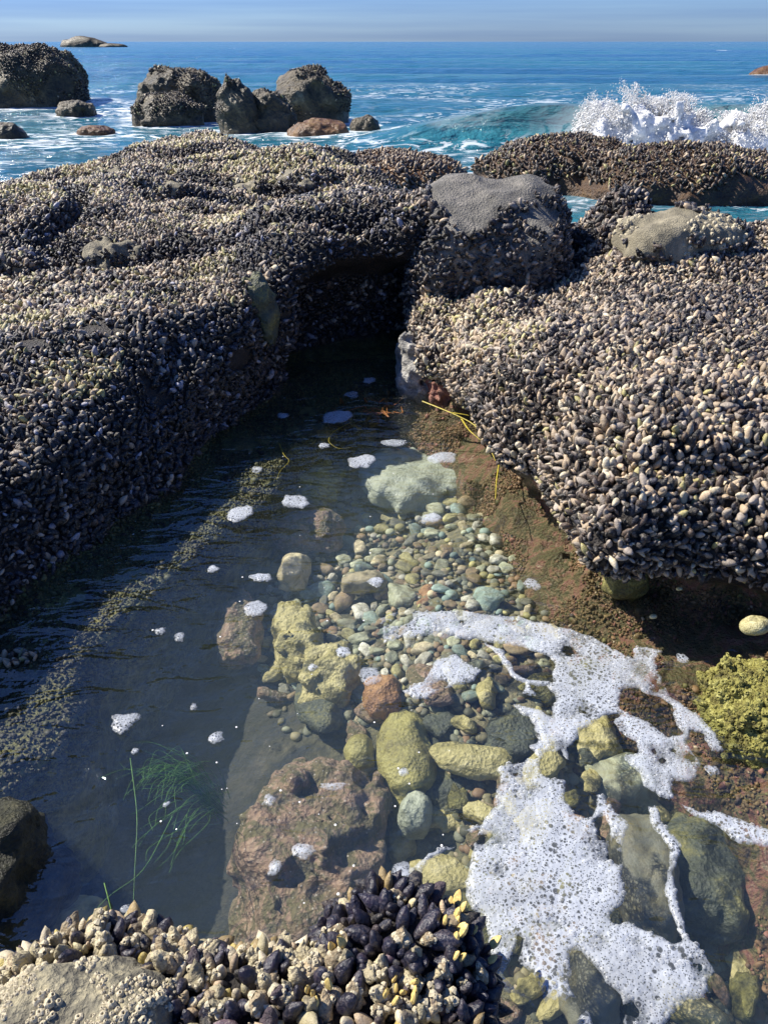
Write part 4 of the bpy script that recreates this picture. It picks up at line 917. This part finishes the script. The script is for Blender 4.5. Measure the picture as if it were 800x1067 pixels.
# tiny flecks
def flecks():
    V, F = [], []; off = 0
    for k in range(75):
        a, b = rng.uniform(110, 470), rng.uniform(400, 950)
        if a < 190-(b-600)*.6 and b > 560: continue
        c0 = P(a, b, .004); r = rng.uniform(.0012, .0036)
        for j in range(7): V.append(c0+(r*math.cos(j*.9)*rng.uniform(.7, 1.2), r*math.sin(j*.9), 0))
        V.append(c0+(0, 0, r*.15))
        for j in range(7): F.append((off+j, off+(j+1) % 7, off+7))
        off += 8
    o = link_mesh('foam_flecks', np.array(V), np.array(F), M['spray']); tag(o, 'tiny white specks of foam dotted over the dark pool water', 'foam', kind='stuff')
flecks()

# ---------------------------------------------------------------- weeds
def strand_mesh(name, lines, mat, width=.0012):
    V, F = [], []
    for L in lines:
        w = L[1] if isinstance(L, tuple) else width; L = L[0] if isinstance(L, tuple) else L
        L = np.asarray(L, float); t = np.linspace(0, len(L)-1, (len(L)-1)*5+1); i = np.arange(len(L))
        c = np.stack([np.interp(t, i, L[:, k]) for k in range(3)], 1)
        for _ in range(3): c[1:-1] = (c[:-2]+2*c[1:-1]+c[2:])/4
        b = len(V); n = len(c)
        for k in range(n):
            d = c[min(k+1, n-1)]-c[max(k-1, 0)]; d /= np.linalg.norm(d)+1e-9; s = np.cross(d, [0, 0, 1.0]); s /= np.linalg.norm(s)+1e-9; u = np.cross(s, d)
            r = w*(1-.7*k/n)
            for j in range(4): a = j*1.5708; V.append(c[k]+s*r*math.cos(a)+u*r*.5*math.sin(a))
        for k in range(n-1):
            for j in range(4): F.append((b+k*4+j, b+k*4+(j+1) % 4, b+(k+1)*4+(j+1) % 4, b+(k+1)*4+j))
    return link_mesh(name, np.array(V), np.array(F), mat)
def px_line(pts, z): return [P(a, b, z if not hasattr(z, '__len__') else z[i]) for i, (a, b) in enumerate(pts)]
ls = []
for k in range(80):
    x0, y0 = 226+rng.normal()*6, 840+rng.normal()*10; tx, ty = 168+rng.normal()*16, 800+rng.normal()*15
    if k > 62: tx, ty = 178+rng.normal()*22, 868+rng.normal()*16
    mx_, my_ = (x0+tx)/2+rng.normal()*8, (y0+ty)/2-14+rng.normal()*6
    ls.append(px_line([(x0, y0), (mx_, my_), (tx, ty), (tx-10+rng.normal()*9, ty+14+rng.normal()*8)], [-.20, -.06, -.03, -.02]))
tag(strand_mesh('eelgrass_tuft', ls, M['weed_green'], .0013), 'tuft of fine bright green eelgrass streaming left in the shaded water', 'seaweed')
tag(strand_mesh('weed_strand', [px_line([(136, 790), (144, 850), (141, 900), (139, 945)], [-.03, -.01, -.01, .0])], M['weed_green'], .0016), 'long upright pale green strand left of the eelgrass tuft', 'seaweed')
tag(strand_mesh('weed_strand', [px_line([(180, 850), (150, 910), (110, 935), (80, 975)], [-.03, -.01, -.01, -.02])], M['weed_green'], .0014), 'slanting green strand crossing below the eelgrass tuft', 'seaweed')
tag(strand_mesh('weed_strand', [px_line([(109, 920), (114, 940), (119, 960)], [0, .01, .06])], M['weed_green'], .0016), 'short green blade poking up beside the foreground mussels', 'seaweed')
tag(strand_mesh('weed_strand', [px_line([(366, 440), (346, 450), (341, 460), (352, 468), (368, 466)], -.01)], M['weed_yellow'], .0022), 'thin yellow-green loop of weed below the crevice', 'seaweed')
tag(strand_mesh('weed_strand', [px_line([(291, 462), (296, 475), (303, 480), (292, 490), (288, 500)], -.01)], M['weed_yellow'], .002), 'forked yellow-green weed left of the yellowish boulder', 'seaweed')
tag(strand_mesh('kelp_frond', [px_line([(440, 418), (470, 430), (495, 442), (508, 462), (516, 480)], [.10, .10, .09, .08, .06]), px_line([(470, 430), (485, 432), (500, 436)], [.10, .10, .09]), px_line([(495, 442), (520, 452), (522, 470), (517, 500), (516, 520)], [.09, .09, .08, .07, .05]), px_line([(480, 435), (488, 448), (500, 458)], .09)], M['weed_yellow'], .006), 'golden yellow branching kelp hanging off the foot of the right rock', 'seaweed')
bl = []
for k in range(16):
    a, b = 385+rng.normal()*12, 426+rng.normal()*4; bl.append(px_line([(a, b), (a+rng.normal()*8, b+rng.normal()*5), (a+rng.normal()*14, b+rng.normal()*7)], -.015))
tag(strand_mesh('brown_weed', bl, M['weed_brown'], .006), 'scrap of orange-brown weed floating in the crevice mouth', 'seaweed')
# snail and limpets on the ledge
def snail(px_, py_, z, r, label):
    e = bpy.data.objects.new('snail', None); COL.objects.link(e); c0 = P(px_, py_, z); e.location = c0; tag(e, label, 'snail')
    V, F = [], []; nu, nv = 24, 90
    for i in range(nv):
        t = i/(nv-1); a = t*2*math.pi*2.6; g = .18+.82*t; R_ = r*.42*g*1.2; tr = r*.60*g
        cx_, cy_, cz_ = R_*math.cos(a), R_*math.sin(a), r*.9*(1-g)
        for j in range(nu):
            b = 2*math.pi*j/nu; V.append(((R_+tr*math.cos(b))*math.cos(a), (R_+tr*math.cos(b))*math.sin(a), cz_+tr*math.sin(b)))
    for i in range(nv-1):
        for j in range(nu): F.append((i*nu+j, i*nu+(j+1) % nu, (i+1)*nu+(j+1) % nu, (i+1)*nu+j))
    link_mesh('shell', np.array(V), np.array(F), M['snail'], e)
    V = [V[-nu+j] for j in range(nu)]; mid = np.mean(V, 0); VV = [mid+(np.array(v)-mid)*.96 for v in V]+[mid]
    link_mesh('operculum', np.array(VV), np.array([(j, (j+1) % nu, nu) for j in range(nu)]), M['snail_dark'], e)
    e.rotation_euler = (R(35), R(10), R(200)); return e
snail(785, 654, .17, .042, 'large round pale green-yellow turban snail on the brown ledge')
snail(707, 614, .13, .010, 'tiny pale snail under the mussel overhang')
snail(680, 643, .05, .012, 'small whitish snail at the waterline of the brown ledge')

# ---------------------------------------------------------------- the sea
def wave_h(X, Y):
    far = sstep(12, 30, Y)
    z = SEA+.035*fbm(X*.9, Y*1.3, 0, 3, 61)+(.05+.10*far)*np.sin(Y*.55+X*.07+1.2*fbm(X*.09, Y*.09, 0, 2, 5))*sstep(9, 20, Y)*sstep(400, 60, Y)
    yc = 15.9+.35*np.sin(X*.35)-.05*X; d = Y-yc
    amp = .66*sstep(-1.5, 3.0, X)*sstep(40, 20, X)
    ridge = np.where(d < 0, np.exp(-(d/.8)**2), np.exp(-(d/2.6)**2)); return z+amp*ridge
u = np.linspace(0, 1, 520); ys = 5.05*(3500/5.05)**u; ys = np.unique(np.concatenate([ys[ys < 12], np.arange(12, 30, .10), ys[ys > 30]])); aa = np.linspace(-1.0, 1.0, 420)
Yg = np.broadcast_to(ys[None], (len(aa), len(ys))); Xg = aa[:, None]*(Yg*1.0+5)
grid = grid_mesh('sea', Xg, Yg, wave_h(Xg, Yg), M['sea'])
# foam attribute: along the foot of the breaking wave and round the rocks
fz = np.zeros(Xg.shape)
yc = 15.9+.35*np.sin(Xg*.35)-.05*Xg; fz = np.maximum(fz, .9*sstep(2.6, .2, np.abs(Yg-yc+2.2))*sstep(2.5, 3.8, Xg))
for o in [o for o in bpy.data.objects if o.name.startswith(('sea_boulder', 'sea_rock', 'mussel_reef'))]:
    bb = np.array([o.matrix_world@Vector(c) for c in o.bound_box]) if o.location.length else np.array([Vector(c) for c in o.bound_box])
    if o.location.length: bb = np.array([Vector(c)+o.location for c in o.bound_box])
    ce = (bb.min(0)+bb.max(0))/2; rr = (bb.max(0)-bb.min(0))/2
    q = np.sqrt(((Xg-ce[0])/(rr[0]+.01))**2+((Yg-ce[1])/(rr[1]+.01))**2); fz = np.maximum(fz, (.95 if ce[1] > 17 else .12)*sstep(1.7 if ce[1] > 17 else 1.15, .9, q))
a = grid.data.attributes.new('foam', 'FLOAT', 'POINT'); a.data.foreach_set('value', fz.astype(np.float32).ravel())
# spray of the breaking wave
def spray():
    def top(X): return .72+.34*np.exp(-((X-4.3)/.9)**2)-.03*(X-4)+.12*fbm(X*1.4, 0, 0, 3, 3)
    yl = lambda X: 15.3-.05*X+.3*vnoise(X*.5, 0, 0, 8)
    def f(X, Y, Z):
        h = (top(X)*.5)*sstep(3.4, 3.9, X)
        a = np.minimum(h-(Z-SEA), .45+.5*(.8-(Z-SEA))-np.abs(Y-yl(X)))
        return a*.6+.20*fbm(X*3.2, Y*3.2, Z*3.2, 5, 71)
    ax_ = [np.arange(3.0, 12, .05), np.arange(13.4, 16.8, .05), np.arange(SEA-.15, 1.1, .05)]
    X, Y, Z = np.meshgrid(*ax_, indexing='ij', sparse=True); F = np.ascontiguousarray(f(X, Y, Z))
    F[0] = F[-1] = -1; F[:, 0] = F[:, -1] = -1; F[:, :, 0] = F[:, :, -1] = -1
    V, Q = surface_net(F, [a[0] for a in ax_], .05); T = np.vstack([Q[:, [0, 1, 2]], Q[:, [0, 2, 3]]])
    # water flung up in plumes: fine drops, dense below and thinning out above
    n = 240000; x = rng.uniform(3.2, 12, n); plume = np.clip(.8+.55*fbm(x*3.5, 0, 0, 4, 6), .1, 2)
    z = rng.random(n)**.75*top(x)*plume*1.12*sstep(3.1, 4.0, x); y = yl(x)+rng.normal(0, .30, n)-.12; x = x+rng.normal(0, .03, n)
    c = fbm(x*5, y*5, z*5, 4, 19); k = c > -.55+1.1*(z/1.0)-.35; x, y, z = x[k], y[k], z[k]; m = int(k.sum())
    D = np.stack([x, y, z+SEA], 1); r = rng.lognormal(math.log(.011), .4, m)*(1.1-.5*z)
    # foam strewn in front of the roller
    oc = np.array([(1, 0, 0), (-1, 0, 0), (0, 1, 0), (0, -1, 0), (0, 0, 1), (0, 0, -1)]); of = np.array([(0, 2, 4), (2, 1, 4), (1, 3, 4), (3, 0, 4), (2, 0, 5), (1, 2, 5), (3, 1, 5), (0, 3, 5)])
    DV = (D[:, None]+oc[None]*(r[:, None]*rng.uniform(.6, 1.5, (m, 3)))[:, None, :]).reshape(-1, 3); DF = (of[None]+(np.arange(m)*6)[:, None, None]).reshape(-1, 3)+len(V)
    o = link_mesh('wave_spray', np.vstack([V, DV]), np.vstack([T, DF]), M['spray']); tag(o, 'white churning spray of the wave breaking at the right behind the reef', 'wave spray', kind='stuff')
spray()

# ---------------------------------------------------------------- camera, light, sky
cam = bpy.data.cameras.new('camera'); co = bpy.data.objects.new('camera', cam); COL.objects.link(co); S.camera = co
co.location = (0, 0, CAMZ); co.rotation_euler = (math.pi/2-PITCH, 0, 0)
cam.sensor_fit = 'VERTICAL'; cam.sensor_height = 24; cam.lens = 24*FPX/1067; cam.clip_start = .05; cam.clip_end = 6000
EL, AZ = R(44), R(-68)                       # sun height; compass angle from +Y, negative = to the left
sd_ = Vector((math.sin(AZ)*math.cos(EL), math.cos(AZ)*math.cos(EL), math.sin(EL)))
sl = bpy.data.lights.new('sun', 'SUN'); sl.energy = 5.0; sl.angle = R(.5); sl.color = (1, .935, .82); so = bpy.data.objects.new('sun', sl); COL.objects.link(so)
so.rotation_mode = 'QUATERNION'; so.rotation_quaternion = sd_.to_track_quat('Z', 'Y')
w = bpy.data.worlds.new('World'); S.world = w; w.use_nodes = True; nt = w.node_tree; nt.nodes.clear()
sky = nt.nodes.new('ShaderNodeTexSky'); sky.sky_type = 'NISHITA'; sky.sun_disc = False; sky.sun_elevation = EL; sky.sun_rotation = AZ; sky.air_density = 1.3; sky.dust_density = .3; sky.ozone_density = 2.5
bg = nt.nodes.new('ShaderNodeBackground'); bg.inputs['Strength'].default_value = .044; wo = nt.nodes.new('ShaderNodeOutputWorld')
tc = nt.nodes.new('ShaderNodeTexCoord'); mp = nt.nodes.new('ShaderNodeMapping'); mp.inputs['Scale'].default_value = (1.2, 1.2, 38); nz = nt.nodes.new('ShaderNodeTexNoise'); nz.inputs['Scale'].default_value = 1.6; nz.inputs['Detail'].default_value = 5
cr = nt.nodes.new('ShaderNodeValToRGB'); cr.color_ramp.elements[0].position = .35; cr.color_ramp.elements[0].color = (.44, .62, 1.0, 1); cr.color_ramp.elements[1].position = .68; cr.color_ramp.elements[1].color = (.62, .82, 1.14, 1)
sx_ = nt.nodes.new('ShaderNodeSeparateXYZ'); c2 = nt.nodes.new('ShaderNodeValToRGB'); m2 = nt.nodes.new('ShaderNodeMix'); m2.data_type = 'RGBA'; m2.blend_type = 'MULTIPLY'; m2.inputs[0].default_value = 1
c2.color_ramp.elements[0].position = 0; c2.color_ramp.elements[0].color = (1.15, 1.42, 2.2, 1); c2.color_ramp.elements[1].position = .30; c2.color_ramp.elements[1].color = (1.05, 1.2, 1.5, 1)
mul = nt.nodes.new('ShaderNodeMix'); mul.data_type = 'RGBA'; mul.blend_type = 'MULTIPLY'; mul.inputs[0].default_value = 1
for a, b in ((tc.outputs['Generated'], mp.inputs[0]), (mp.outputs[0], nz.inputs['Vector']), (nz.outputs['Fac'], cr.inputs[0]), (sky.outputs[0], mul.inputs[6]), (cr.outputs[0], mul.inputs[7]), (tc.outputs['Generated'], sx_.inputs[0]), (sx_.outputs[2], c2.inputs[0]), (mul.outputs[2], m2.inputs[6]), (c2.outputs[0], m2.inputs[7]), (m2.outputs[2], bg.inputs[0]), (bg.outputs[0], wo.inputs[0])): nt.links.new(a, b)
S.view_settings.view_transform = 'Standard'; S.view_settings.look = 'None'; S.view_settings.exposure = .78; S.view_settings.gamma = 1
S.cycles.use_denoising = True; S.cycles.max_bounces = 6; S.cycles.diffuse_bounces = 2; S.cycles.glossy_bounces = 3; S.cycles.transparent_max_bounces = 24; S.cycles.volume_bounces = 0; S.cycles.sample_clamp_indirect = 4
